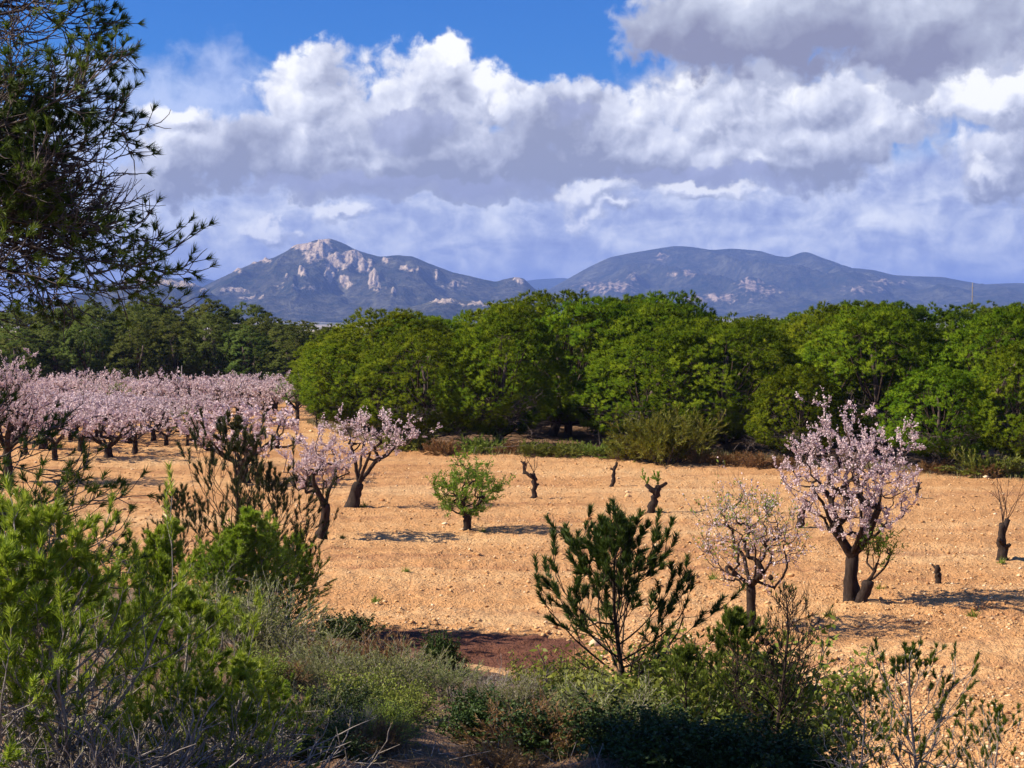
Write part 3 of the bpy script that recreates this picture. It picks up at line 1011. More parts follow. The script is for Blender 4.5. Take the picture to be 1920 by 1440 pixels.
# ---- almond trees
def almond(seed, trunk_h, r, env, n=150, limbs=4, bloom=24, leaf=0, size=.05, lean=(0, 0), sprig=.22, leaf_low=False, rt=.0052):
    """an almond: gnarled trunk, limbs, and twigs grown towards points spread through the crown (cx, cy, cz, rx, rz)"""
    global rng
    random.seed(seed)
    rng = np.random.default_rng(seed)
    cx, cyy, cz, rx, rz = env
    fork = Vector((lean[0] * trunk_h, lean[1] * trunk_h, trunk_h))
    tb = MB()
    z = np.linspace(-.15, trunk_h, 9)
    pts = np.stack([lean[0] * z + r * .35 * fbm(z * 2.2, z * 0, 2, seed), lean[1] * z + r * .35 * fbm(z * 2.2 + 5, z * 0, 2, seed + 1), z], 1)
    pts[-1] = fork
    tb.tube(pts, np.array([1.55, 1.2, 1.0, .93, .88, .84, .82, .84, .80]) * r * (1 + rng.normal(0, .05, 9)), 9, rough=.10)
    pos, par = [np.array(fork)], [-1]

    def chain(i, b, bend):
        a = pos[i]
        L = np.linalg.norm(b - a)
        k = max(2, int(L / .17))
        mid = (a + b) / 2 + rng.normal(0, .10, 3) * L + np.array([0, 0, bend]) * L
        for t in np.linspace(0, 1, k + 1)[1:]:
            p = (1 - t) ** 2 * a + 2 * t * (1 - t) * mid + t * t * b + rng.normal(0, .012, 3)
            pos.append(p)
            par.append(i)
            i = len(pos) - 1
        return i
    for k in range(limbs):
        a = k / limbs * 6.283 + random.uniform(-.5, .5)
        b = np.array([cx + math.cos(a) * rx * .5, cyy + math.sin(a) * rx * .5, cz - rz * .25 + random.uniform(-.2, .3) * rz])
        chain(0, b, -.12)
    d = rng.normal(0, 1, (n, 3))
    d /= np.linalg.norm(d, axis=1)[:, None]
    T = np.array([cx, cyy, cz]) + d * (rng.random((n, 1)) ** .42) * np.array([rx, rx, rz]) * (1 + .22 * rng.normal(0, 1, (n, 1)).clip(-1, 1.6) * (d[:, 2:3] > 0))
    T = T[np.argsort(np.linalg.norm(T - np.array(fork), axis=1))]
    tips = []
    for t in T:
        Pn = np.array(pos)
        v = t - Pn
        dist = np.linalg.norm(v, axis=1) + .5 * np.maximum(0, -v[:, 2]) + .12 * np.linalg.norm(Pn[:, :2] - t[:2], axis=1)
        tips.append(chain(int(np.argmin(dist)), t, -.05))
    cnt = np.zeros(len(pos))
    for t in tips:
        cnt[t] += 1
    for i in range(len(pos) - 1, 0, -1):
        cnt[par[i]] += cnt[i]
    rad = np.minimum(rt * np.maximum(cnt, 1) ** .60, r * .78)
    Pn, pr = np.array(pos), np.array(par)
    idx = np.arange(1, len(pos))
    A, B = Pn[pr[idx]], Pn[idx]
    ra, rb = np.minimum(rad[pr[idx]], rad[idx] * 1.35), rad[idx]
    B2 = B + (B - A) * .08
    thick = rb > .02
    tb.sticks(A[thick], B2[thick], ra[thick], rb[thick], 7)
    tw = MB()
    tw.sticks(A[~thick], B2[~thick], ra[~thick], rb[~thick], 3)
    # short flowering sprigs along the thin twigs
    thin = np.nonzero(rb < .013)[0]
    k = np.repeat(thin, 2)
    k = k[rng.random(len(k)) < .8]
    SA = A[k] + (B - A)[k] * rng.random((len(k), 1))
    SD = (B - A)[k] / (np.linalg.norm((B - A)[k], axis=1)[:, None] + 1e-6) * .5 + rng.normal(0, .45, (len(k), 3)) + np.array([0, 0, .55])
    SB = SA + SD * sprig * rng.uniform(.4, 1.2, (len(k), 1))
    tw.sticks(SA, SB, rt * .7, rt * .45, 3)
    parts = [('trunk', tb.mesh('almond_trunk', M['bark'], True)), ('twigs', tw.mesh('almond_twigs', M['twig']), 'stuff')]
    if bloom:
        bl = MB()
        SA2, SB2 = SA, SB
        if bloom < 1:
            q = rng.random(len(SA)) < bloom
            SA2, SB2 = SA[q], SB[q]
        i = np.repeat(np.arange(len(SA2)), max(5, int(bloom)))
        i = i[rng.random(len(i)) < .85]
        C = SA2[i] + (SB2 - SA2)[i] * rng.random((len(i), 1)) + rng.normal(0, size * .35, (len(i), 3))
        bl.leaves(C, rng.normal(0, 1, (len(i), 3)), size * rng.uniform(.7, 1.3, len(i)), size * rng.uniform(.7, 1.2, len(i)))
        parts.append(('blossom', bl.mesh('almond_blossom', M['blossom']), 'stuff'))
    if leaf:
        lf = MB()
        q = np.ones(len(SA), bool)
        if leaf_low:
            q = fbm(SA[:, 0] * 1.6 + 9, SA[:, 2] * 1.6, 2, seed) > .14
        i = np.repeat(np.nonzero(q)[0], leaf)
        C = SA[i] + (SB - SA)[i] * rng.random((len(i), 1)) + rng.normal(0, .02, (len(i), 3))
        D = (SB - SA)[i]
        D = D / np.linalg.norm(D, axis=1)[:, None] + rng.normal(0, .6, D.shape)
        lf.leaves(C, D, .085 * rng.uniform(.6, 1.3, len(i)), .03)
        parts.append(('leaves', lf.mesh('almond_leaves', M['almond_leaf']), 'stuff'))
    return parts


ALMONDS = [almond(201 + i, [.5, .65, .4, .55, .5, .7][i], [.11, .10, .13, .11, .12, .10][i], ([0, .15, -.1, 0, .2, 0][i], 0, [1.40, 1.5, 1.25, 1.45, 1.3, 1.55][i], [1.3, 1.05, 1.45, 1.2, 1.35, .95][i], [.78, .85, .65, .7, .6, .9][i]),
                  [95, 80, 110, 70, 85, 75][i], [4, 3, 5, 4, 3, 4][i], [17, 11, 18, 10, 14, 13][i], 0, .066, rt=.0085) for i in range(6)]
ALMOND_GREEN = almond(231, .6, .11, (0, 0, 1.5, 1.2, .8), 80, 4, 0, 7, rt=.008)
TOPS = [top_of(a) for a in ALMONDS]
TOPG = top_of(ALMOND_GREEN)


def put_almond(u, v, vtop, parts, ptop, label, wide=1.0, rz=None, group=None, name='almond_tree'):
    f = foot_px(u, v)
    h = (v - vtop) / FPX * f.y
    s = h / ptop
    return thing(name, label, 'almond tree', f, parts, random.uniform(0, 6.28) if rz is None else rz, (s * wide, s * wide, s), group)


random.seed(12)
# the far rows of the orchard
for (D, us, rowname) in ((116, range(60, 600, 30), 'last row against the dark wood'), (107, range(80, 585, 34), 'second last row'), (98, range(60, 580, 38), 'third last row'), (90, range(70, 575, 48), 'fourth last row'), (82, range(60, 500, 50), 'fifth last row'), (75, range(30, 420, 56), 'sixth last row')):
    for nth, u in enumerate(reversed(us)):
        uu, DD = u + random.uniform(-10, 10), D + random.uniform(-2.5, 2.5)
        f = foot(uu, DD)
        green = random.random() < .09
        s = random.uniform(2.1, 2.7) * (.85 if D < 86 else 1) / (TOPG if green else TOPS[0])
        thing('almond_tree', ('green leafed' if green else 'pink blossoming') + ' almond in the ' + rowname + ', ' + ORD[nth] + ' from the pine corner', 'almond tree', f, ALMOND_GREEN if green else ALMONDS[random.randrange(6)],
              random.uniform(0, 6.28), (s * 1.1, s * 1.1, s), 'green almonds in the far rows' if green else 'almonds in the far orchard rows')
MID = [(130, 850, 735), (185, 858, 742), (240, 862, 745), (285, 850, 752), (215, 815, 725), (110, 805, 728), (160, 812, 730), (60, 812, 732), (265, 805, 745),
       (20, 860, 742), (80, 880, 748), (330, 808, 738), (29, 830, 730), (300, 830, 750), (150, 890, 765), (250, 895, 775), (200, 910, 780), (100, 920, 770),
       (310, 868, 778), (45, 900, 755), (180, 840, 735), (235, 832, 732), (139, 826, 728), (380, 800, 735), (70, 845, 735)]
for i, (u, v, vt) in enumerate(MID):
    v, vt = 798 + (v - 800) * .55, 732 + (vt - 725) * .55
    put_almond(u, v, vt, ALMONDS[i * 5 % 6], TOPS[i * 5 % 6], 'pink almond in mid orchard, ' + ORD[sorted(q[0] for q in MID).index(u)] + ' counted from the left edge of the view', 1.3, None, 'almonds in the middle orchard rows')
put_almond(350, 835, 762, ALMOND_GREEN, TOPG, 'small greenish almond with a forked trunk before the far pink rows', 1.0)
put_almond(397, 872, 770, ALMONDS[1], TOPS[1], 'thin pink almond with a slim dark trunk left of the dark pine sapling top', .8)
put_almond(452, 905, 752, ALMONDS[2], TOPS[2], 'pink almond partly hidden by the spiky dark pine sapling', 1.2)

# single trees of the near field
T_ROUND = almond(251, 1.0, .15, (.22, 0, 2.05, 1.05, .88), 210, 3, 26, 0, .040, lean=(-.12, 0))
T_LEAN = almond(252, .7, .17, (.55, .1, 2.15, 1.35, .80), 150, 4, 13, 0, .045, lean=(.22, 0))
T_BIG = almond(253, 1.0, .165, (.02, 0, 2.65, 1.5, 1.42), 460, 5, 25, 0, .038, lean=(.06, 0))
T_HALF = almond(254, .95, .13, (-.05, 0, 1.9, 1.4, 1.1), 300, 5, .7, 3, .048, sprig=.36, lean=(.02, 0), leaf_low=True, rt=.0042)
T_LEAFY = almond(255, .45, .14, (.02, 0, 1.25, 1.0, .92), 170, 5, 0, 19, sprig=.30)
# the leafy second stem at the foot of the large almond
T_SIDE = almond(256, .55, .15, (.45, 0, 1.35, .55, .50), 50, 3, 0, 7, lean=(.35, 0))
put_almond(12, 905, 652, T_BIG, top_of(T_BIG), 'near pink almond at the left edge under the big pine', 1.0, 2.2)
put_almond(603, 1012, 798, T_ROUND, top_of(T_ROUND), 'pink almond with a dark forked trunk and round crown, nearest the bank', 1.0, 2.4)
put_almond(660, 952, 760, T_LEAN, top_of(T_LEAN), 'sparse pink almond with leaning dark limb just behind the round one', 1.15, 0.2)
put_almond(875, 997, 838, T_LEAFY, top_of(T_LEAFY), 'bright green leafy almond bush on a short dark trunk in mid field', 1.05, 1.0)
put_almond(1598, 1132, 748, T_BIG, top_of(T_BIG), 'large pale pink almond in full blossom on the right of the field', 1.0, 0.6)
put_almond(1618, 1136, 975, T_SIDE, top_of(T_SIDE), 'leaning leafy side stem at the foot of the large pink almond', 1.0, 0.0)
put_almond(1412, 1182, 868, T_HALF, top_of(T_HALF), 'half bare almond with few blossoms and green shoots beside the large pink one', .95, 1.9)


# dark pruned trunks standing in the field
def stump(u, v, vtop, r, label, lean=0.0, twigs=0, arm=None, leafy=False, twig_h=0.6):
    global rng
    f = foot_px(u, v)
    h = (v - vtop) / FPX * f.y
    rng = np.random.default_rng(int(u))
    random.seed(int(u))
    n = 11
    z = np.linspace(-0.12, h, n)
    pts = np.stack([lean * z + rng.normal(0, .018, n), rng.normal(0, .018, n), z], 1)
    mb = MB()
    rad = r * (1.0 - .22 * np.linspace(0, 1, n) + .75 * np.exp(-np.linspace(0, 1, n) * 7)) * (1 + rng.normal(0, .10, n))
    rad[-1] *= .8
    mb.tube(pts, rad, 9, rough=.12)
    for q in range(3):                               # stubs of old cut branches
        a = pts[random.randint(4, 9)]
        t = random.uniform(0, 6.28)
        b = a + np.array([math.cos(t), math.sin(t), .6]) * r * random.uniform(1.5, 2.4)
        mb.tube([a, (a + b) / 2, b], [r * .5, r * .42, r * .36], 6, rough=.1)
    if arm:
        k = int(n * .75)
        a = pts[k]
        b = a + np.array([arm[0], 0, arm[1]])
        mb.tube([a, a * .5 + b * .5 + np.array([0, 0, -.03]), b], [r * .7, r * .6, r * .5], 7, rough=.08)
    parts = [('trunk', mb.mesh('pruned_trunk', M['bark'], True))]
    if twigs:
        sk = Sk()
        for i in range(twigs):
            b = Vector(pts[-1 - (i % 2)])
            if arm and i % 2:
                b = Vector(a + (np.array([arm[0], 0, arm[1]])) * .9)
            grow(sk, b, Vector((random.uniform(-.5, .5), random.uniform(-.4, .4), 1)), twig_h * random.uniform(.6, 1.1), .012, 0,
                 [dict(n=4, wig=.12, up=.02, kids=(2, 4), ang=(25, 50), len=(.35, .6), shoot=1), dict(n=3, wig=.12, rmin=.006, shoot=1)])
        A, B, ra, rb = sk.arrays()
        tw = MB()
        tw.sticks(A, B, ra, rb, 3)
        parts.append(('twigs', tw.mesh('stump_twigs', M['twig']), 'stuff'))
        if leafy:
            SA, SB = sk.shoots()
            lf = MB()
            lf.brush(SA, SB, 7, .07, .03, .8)
            parts.append(('leaves', lf.mesh('stump_leaves', M['almond_leaf']), 'stuff'))
    return thing('tree_stump', label, 'stump', f, parts)


stump(1002, 935, 888, .085, 'dark knobbly stump with a twiggy arm bent left in mid field', 0, 8, (-.34, .25), twig_h=.55)
stump(983, 889, 866, .06, 'short thin stump just behind the twiggy mid field stump', .05)
stump(1148, 911, 868, .06, 'slim leaning stump alone near the far field edge', .18, 3, twig_h=.35)
stump(1222, 962, 911, .12, 'thick black stump leaning right above the young pine top', .25, 5, (-.3, .2), True, .35)
stump(1503, 992, 940, .10, 'dark stump standing behind the half bare almond', .18)
stump(1722, 935, 905, .055, 'thin stake like stump at the far edge right of the big almond', .12)
stump(1886, 1052, 985, .12, 'gnarled stump with long bare upright twigs at the right side of the field', .0, 8, (.12, .32), twig_h=1.05)
stump(1765, 1096, 1062, .075, 'short broken stump alone right of the big pink almond', -.08)
stump(594, 800, 780, .05, 'tiny stump at the field corner by the small round pine', -.1)


# ---- scrub along the foot of the wood and on the bank
def shrub_variant(seed, Rr=.6, H=.7, stems=46, leaf_mat='rosemary', kind='brush', per=16, L=.05, W=.012, twig='pine_twig', upright=.7, bare=0.0, twig_r=.007):
    global rng
    random.seed(seed)
    rng = np.random.default_rng(seed)
    sk = Sk()
    cfg = [dict(n=4, wig=.14, up=.08 * upright, taper=.5, kids=(4, 6), t0=.3, ang=(20, 50), len=(.35, .6), rr=.6),
           dict(n=3, wig=.14, up=.06 * upright, taper=.6, kids=(2, 3), t0=.4, ang=(20, 50), len=(.4, .7), rr=.7, rmin=twig_r * .6, shoot=1), dict(n=2, wig=.12, rmin=twig_r * .5, shoot=1)]
    for i in range(stems):
        a, rr = random.uniform(0, 6.283), random.random() ** .6
        d = Vector((math.cos(a) * rr * Rr, math.sin(a) * rr * Rr, H * (1.0 - .45 * rr) * random.uniform(.65, 1.0)))
        b = Vector((math.cos(a) * rr * Rr * .30, math.sin(a) * rr * Rr * .30, -.05))
        grow(sk, b, d, d.length * .80, twig_r * 1.6, 0, cfg)
    A, B, ra, rb = sk.arrays()
    tw = MB()
    tw.sticks(A, B, ra, rb, 3)
    parts = [('stems', tw.mesh('shrub_stems', M[twig]))]
    SA, SB = sk.shoots()
    if leaf_mat:
        keep = rng.random(len(SA)) > bare
        SA, SB = SA[keep], SB[keep]
        lf = MB()
        if kind == 'brush':
            lf.brush(SA, SB, per, L, W, .75, 0.0)
        else:
            idx = np.repeat(np.arange(len(SA)), per)
            C = SA[idx] + (SB - SA)[idx] * rng.random((len(idx), 1)) + rng.normal(0, .02, (len(idx), 3))
            lf.leaves(C, rng.normal(0, 1, (len(idx), 3)) + np.array([0, 0, .6]), L * rng.uniform(.7, 1.3, len(idx)), W)
        parts.append(('leaves', lf.mesh('shrub_leaves', M[leaf_mat]), 'stuff'))
    return parts


SH = {
    'rosemary': [shrub_variant(301 + i, .62, .72, 34, 'rosemary', per=7, L=.042, W=.011, twig='grey_twig') for i in range(3)],
    'green': [shrub_variant(311 + i, .6, .6, 30, 'scrub_green', 'leaf', 5, .04, .022) for i in range(2)],
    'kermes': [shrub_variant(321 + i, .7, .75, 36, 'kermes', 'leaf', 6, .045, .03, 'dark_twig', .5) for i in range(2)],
    'dry': [shrub_variant(331 + i, .5, .5, 30, 'dry', per=6, L=.05, W=.010, twig='pine_twig') for i in range(2)],
    'dead': [shrub_variant(341 + i, .6, .55, 36, 'straw', per=2, L=.03, W=.008, twig='grey_twig', bare=.6) for i in range(2)],
    'broom': [shrub_variant(351, 1.0, 1.05, 60, 'yellow', per=9, L=.10, W=.022, twig='pine_twig')],
    'edge_dry': [shrub_variant(355, .75, .6, 34, 'dry', per=7, L=.09, W=.022)],
    'edge_green': [shrub_variant(357, .8, .6, 34, 'scrub_green', per=8, L=.09, W=.024)],
}
random.seed(5)


def shrub(kind, u, D, s, label, group=None, sz=1.0, cat='shrub', name='shrub'):
    f = foot(u, D)
    p = random.choice(SH[kind])
    return thing(name, label, cat, f, p, random.uniform(0, 6.28), (s, s, s * sz), group)


# along the foot of the wood
shrub('broom', 1245, 61, 1.75, 'large yellow green broom bush at the edge of the wood', None, 1.0, 'bush', 'broom_bush')
shrub('broom', 1190, 62, 1.0, 'smaller olive broom bush on the left flank of the large broom', None, .9, 'bush', 'broom_bush')
for (u, D, s, lab) in ((1325, 60.5, 1.0, 'orange brown dead bush just right of the large broom'), (1372, 60, 1.0, 'orange brown dead bush, second right of the large broom'),
                       (1425, 59.3, 1.05, 'rusty dead bush left of the big pink almond'), (1470, 58.8, .8, 'low rusty dead bush touching the big pink almond crown'),
                       (828, 64.3, 1.2, 'rust coloured dead bush behind the green leafy almond'), (955, 64.3, .95, 'rusty bush under the dark gap of the wood'),
                       (1170, 62.8, .9, 'tawny bush left of the broom at the field edge'), (1755, 57.3, .9, 'ginger dead bush under the low pine right of the big almond'),
                       (1850, 56.2, .9, 'ginger dead bush at the right end of the field edge')):
    shrub('edge_dry', u, D, s * .78, lab, 'dead rusty bushes at the wood edge', .95, 'bush', 'dead_bush')
for (u, D, s, lab) in ((1000, 63.8, .9, 'grey green low bush at the field edge below the dark gap'), (1055, 63.5, .95, 'grassy green bush in the middle of the dark gap'),
                       (1120, 63.2, .9, 'pale green low bush at the right of the dark gap'), (905, 65, 1.15, 'green bush between the leafy almond and the dark gap'),
                       (760, 66.5, 1.3, 'dark green low bush right of the sparse pink almond'), (1865, 56.5, 1.5, 'rounded green bush at the right end of the wood edge')):
    shrub('edge_green', u, D, s, lab, 'green bushes at the wood edge', .9, 'bush', 'bush')

# scrub on the bank: kind, photo x, depth, photo y of the top, width factor, label, name
NAMED = [
    ('rosemary', 470, 24.0, 1085, 1.0, 'tall grey green rosemary bush left of the reddish shaded strip', 'rosemary_bush'),
    ('rosemary', 560, 23.0, 1165, 1.2, 'grey rosemary bush touching the near edge of the field', 'rosemary_bush'),
    ('rosemary', 420, 26.5, 1085, 1.1, 'rosemary bush at the left, behind the bright young pine', 'rosemary_bush'),
    ('rosemary', 620, 20.5, 1210, 1.3, 'pale rosemary bush below the small dark oak bush', 'rosemary_bush'),
    ('rosemary', 745, 21.0, 1212, 1.1, 'rosemary bush with its top against the shaded strip', 'rosemary_bush'),
    ('rosemary', 715, 18.8, 1230, 1.1, 'bright olive rosemary bush in the middle of the bank', 'rosemary_bush'),
    ('green', 680, 17.6, 1262, 1.2, 'yellow green bush low in the middle of the bank', 'scrub_bush'),
    ('rosemary', 830, 18.8, 1240, 1.1, 'grey rosemary bush beneath the reddish shaded strip', 'rosemary_bush'),
    ('dead', 905, 18.4, 1268, 1.3, 'bleached twiggy dead bush left of the young pine', 'dead_bush'),
    ('dead', 1000, 19.6, 1264, 1.4, 'grey leafless bush at the foot of the young pine', 'dead_bush'),
    ('rosemary', 955, 17.4, 1278, 1.2, 'rosemary bush in front of the bleached dead bush', 'rosemary_bush'),
    ('green', 1060, 20.6, 1236, 1.2, 'green bush directly behind the young pine foot', 'scrub_bush'),
    ('rosemary', 1105, 18.2, 1268, 1.2, 'rosemary bush below the young pine trunk', 'rosemary_bush'),
    ('kermes', 640, 26.3, 1150, 1.2, 'small dark green oak bush on the field edge', 'oak_bush'),
    ('kermes', 825, 24.2, 1185, .55, 'narrow dark bush standing in the reddish strip', 'oak_bush'),
    ('dry', 690, 22.4, 1198, 1.2, 'ginger dry bush behind the pale rosemary', 'dry_bush'),
    ('dry', 525, 18.8, 1238, 1.3, 'russet dry bush among the rosemary on the left', 'dry_bush'),
    ('dry', 650, 13.8, 1385, 1.4, 'russet dry bush at the bottom of the view', 'dry_bush'),
    ('kermes', 640, 16.0, 1305, 1.3, 'black green oak bush low in the middle left', 'oak_bush'),
    ('kermes', 930, 16.2, 1308, 1.3, 'dark oak bush right of the bare litter patch', 'oak_bush'),
    ('kermes', 1070, 15.4, 1325, 1.4, 'dark shaded oak bush below the young pine', 'oak_bush'),
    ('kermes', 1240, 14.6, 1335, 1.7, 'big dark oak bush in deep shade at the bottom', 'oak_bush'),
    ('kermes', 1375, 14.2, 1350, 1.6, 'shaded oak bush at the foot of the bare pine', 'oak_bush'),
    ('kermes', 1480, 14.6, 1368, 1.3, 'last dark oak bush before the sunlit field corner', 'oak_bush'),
    ('green', 1285, 19.0, 1215, 1.4, 'sunlit green bush right of the young pine', 'scrub_bush'),
    ('green', 1400, 18.0, 1200, 1.1, 'green bush with grey twigs behind the bare pine', 'scrub_bush'),
    ('rosemary', 1190, 17.0, 1290, 1.3, 'grey green bush between the young pine and the shaded oak', 'rosemary_bush'),
    ('dry', 945, 13.2, 1400, 1.3, 'small rusty bush beside the bare litter patch', 'dry_bush'),
    ('dry', 1005, 15.6, 1318, 1.2, 'rusty bush tucked between the two dark oaks', 'dry_bush'),
    ('kermes', 585, 13.6, 1352, 1.5, 'black green oak bush at the bottom between seedling and russet bush', 'oak_bush'),
    ('green', 705, 14.6, 1352, 1.5, 'olive green bush at the bottom, left edge of the bare litter patch', 'scrub_bush'),
    ('rosemary', 600, 16.4, 1285, 1.4, 'grey green bush directly behind the black green oak', 'rosemary_bush'),
    ('green', 745, 16.6, 1292, 1.3, 'bright green bush above the bare litter patch', 'scrub_bush'),
    ('kermes', 700, 15.8, 1318, 1.2, 'dark oak bush half hidden behind the olive green bush', 'oak_bush'),
    ('dead', 40, 10.2, 1300, 1.2, 'tangle of bleached dead twigs at the bottom left corner', 'dead_bush'),
    ('dead', 165, 9.8, 1330, 1.2, 'bleached dead twigs around the foot of the pale trunk', 'dead_bush'),
    ('dead', 270, 10.6, 1315, 1.2, 'grey dead twigs between the two low young pines', 'dead_bush'),
    ('dead', 400, 10.9, 1345, 1.2, 'grey dead twigs at the bottom, right of the low young pine', 'dead_bush'),
]
SHTOP = {k: [top_of(p) for p in v] for k, v in SH.items()}
for (k, u, D, vt, w, lab, nm) in NAMED:
    f = foot(u, D)
    i = random.randrange(len(SH[k]))
    sz = max(.25, (EYE + (570 - vt) / FPX * D - f.z) / SHTOP[k][i])
    thing(nm, lab, 'bush', f, SH[k][i], random.uniform(0, 6.28), (sz * w, sz * w, sz))
GEN = [(random.uniform(360, 1180), random.uniform(13.5, 27)) for _ in range(46)]
for (u, D) in GEN:
    x = (u - 960) / FPX * D
    if D > bound(x) - .8 or (760 < u < 1030 and D < 16.5) or (720 < u < 1090 and D > 16.5):
        continue
    k = random.choice(['rosemary', 'rosemary', 'rosemary', 'green', 'dry', 'dead'])
    shrub(k, u, D, random.uniform(.38, .66), {'rosemary': 'low grey green bush', 'green': 'low yellow green bush', 'dry': 'low russet dry bush', 'dead': 'low bleached leafless bush'}[k] + ' filling gaps between the larger bushes of the bank', 'low ' + k + ' scrub of the bank', 1.0, 'bush', 'scrub_bush')
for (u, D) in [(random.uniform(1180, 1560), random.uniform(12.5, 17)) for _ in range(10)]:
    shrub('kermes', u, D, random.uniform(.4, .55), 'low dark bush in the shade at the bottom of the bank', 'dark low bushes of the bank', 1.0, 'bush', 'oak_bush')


# ---- young pines
def young_pine(seed, H=2.2, whorls=8, spread=.75, mat='young', twig='grey_twig', per=34, L=.085, W=.006, low=.12, tuft=.62, shoots=(4, 6), sub=2, trunk_r=.032, brush_spread=.75, bare=0.0, cones=0, lean=(0, 0), up=.10, keep_dead=10):
    global rng
    random.seed(seed)
    rng = np.random.default_rng(seed)
    sk = Sk()
    tp = [Vector((0, 0, -.2))]
    d = Vector((lean[0], lean[1], 1)).normalized()
    for i in range(10):
        d = (d + rvec(.05) + Vector((0, 0, .08))).normalized()
        tp.append(tp[-1] + d * (H + .2) * .96 / 10)
    tb = MB()
    tb.tube([p[:] for p in tp], np.linspace(trunk_r, trunk_r * .22, 11), 7, rough=.05)

    def at(t):
        f = min(t * 10, 9.999)
        i = int(f)
        return tp[i].lerp(tp[i + 1], f - i)
    cfg = [dict(n=5, wig=.09, up=up, taper=.5, kids=shoots, t0=.30, ang=(25, 55), len=(.30, .52), rr=.6),
           dict(n=3, wig=.10, up=up * 1.2, taper=.6, kids=sub, t0=.45, ang=(20, 45), len=(.45, .8), rr=.7, rmin=.0045, shoot=1, shoot_from=tuft),
           dict(n=3, wig=.10, up=up * 1.5, rmin=.004, shoot=1, shoot_from=.3)]
    for w in range(whorls):
        t = low + (1 - low) * (w + .5) / whorls
        k = random.randint(3, 5)
        a0 = random.uniform(0, 6.28)
        for j in range(k):
            a = a0 + j / k * 6.283 + random.uniform(-.3, .3)
            rise = .35 + .9 * t + random.uniform(-.15, .2)
            Lb = H * spread * (1.02 - t) ** .75 * random.uniform(.45, .75) * (.75 if t < .25 else 1)
            grow(sk, at(t + random.uniform(-.02, .02)), Vector((math.cos(a), math.sin(a), rise)), max(Lb, .14), trunk_r * .42 * (1.15 - t), 0, cfg)
    # leader
    sk.shoot.append((tp[-2].copy(), tp[-1] + Vector((0, 0, .08))))
    dead = Sk()
    for _ in range(keep_dead):
        a = random.uniform(0, 6.28)
        grow(dead, at(random.uniform(.05, .55)), Vector((math.cos(a), math.sin(a), random.uniform(-.1, .5))), H * random.uniform(.15, .38), .011, 0,
             [dict(n=4, wig=.2, up=.05, kids=(2, 5), ang=(30, 65), len=(.3, .7), rr=.6), dict(n=3, wig=.2, rmin=.004)])
    A, B, ra, rb = sk.arrays()
    tw = MB()
    tw.sticks(A, B, ra, rb, 4)
    A, B, ra, rb = dead.arrays()
    tw.sticks(A, B, ra, rb, 4)
    parts = [('trunk', tb.mesh('young_trunk', M[twig], True)), ('branches', tw.mesh('young_branches', M[twig]))]
    SA, SB = sk.shoots()
    keep = rng.random(len(SA)) >= bare
    nd = MB()
    nd.brush(SA[keep], SB[keep], per, L, W, brush_spread, .05, .12)
    if keep.any():
        parts.append(('needles', nd.mesh('young_needles', M[mat]), 'stuff'))
    if cones:
        ends = [s for s in sk.shoot if s[1].z > H * .25]
        for c in range(cones):
            s = random.choice(ends)
            parts.append(('cone', cone_mesh(s[1], (s[1] - s[0]).normalized())))
    return parts


def cone_mesh(p, d, L=.075):
    mb = MB()
    prof = [(0, .25), (.15, .75), (.35, 1.0), (.6, .8), (.85, .4), (1, .08)]
    pts = [(Vector(p) + d * L * (t - .3))[:] for t, _ in prof]
    mb.tube(pts, np.array([r for _, r in prof]) * L * .42, 8, rough=.18)
    return mb.mesh('pine_cone', M['cone'])


def put(parts, u, D, label, rz=0.0, vtop=900, wide=1.0, name='young_pine', cat='young pine', group=None):
    f = foot(u, D)
    s = (EYE + (570 - vtop) / FPX * D - f.z) / top_of(parts)
    return thing(name, label, cat, f, parts, rz, (s * wide, s * wide, s), group)


YP_LEFT = young_pine(401, 2.3, 8, 1.0, per=44, L=.08, W=.0095, shoots=(3, 5), sub=(2, 3), trunk_r=.038, low=.10, keep_dead=34, brush_spread=1.0)
YP_B = young_pine(402, 2.0, 7, 1.05, per=44, L=.08, W=.0095, shoots=(3, 5), sub=(2, 3), trunk_r=.03, low=.05, keep_dead=34, brush_spread=1.0)
YP_C = young_pine(403, 2.6, 11, .72, per=34, L=.085, W=.012, shoots=(5, 7), sub=(2, 3), trunk_r=.03, low=.05, brush_spread=1.0)
put(YP_LEFT, 132, 10.2, 'bright green young pine with a pale bare trunk at lower left', .4, 905, 1.0)
put(YP_B, -40, 10.0, 'bright green young pine cut by the left edge of the view', 1.7, 1000, 1.1)
put(YP_B, 310, 11.2, 'low bright green young pine with grey dead twigs at bottom left', 3.6, 1110, 1.05)
put(YP_C, 470, 28.0, 'sunlit green young pine behind the rosemary, right of the pale trunk', 2.2, 945, 1.1)
put(YP_C, 395, 27.4, 'sunlit green young pine behind the rosemary, below the spiky sapling', 3.3, 985, 1.1)
put(YP_C, 535, 28.6, 'sunlit green young pine on the field edge, right of the spiky sapling foot', 5.0, 1010, 1.1)
put(YP_C, 235, 16.5, 'green young pine in the second row at lower left', 4.4, 985, .9)
put(YP_B, 20, 15.4, 'leafy green young pine at the left edge below the dark boughs', 5.1, 935, 1.0)
put(YP_B, 505, 12.4, 'small vivid green pine seedling on the bank at bottom left', .2, 1275, 1.1)
put(YP_B, 400, 10.6, 'low green pine seedling amid bleached twigs at the bottom', 2.8, 1240, 1.2)
YP_CENTRE = young_pine(411, 2.35, 8, .95, 'young_dark', 'dark_twig', 46, .095, .012, .20, .55, (3, 5), 2, .034, .8, .05, 0, (-.06, 0), .16, 6)
put(YP_CENTRE, 1180, 19.2, 'young pine with dark tufts and open branches in the middle of the foreground', .9, 945, 1.2)
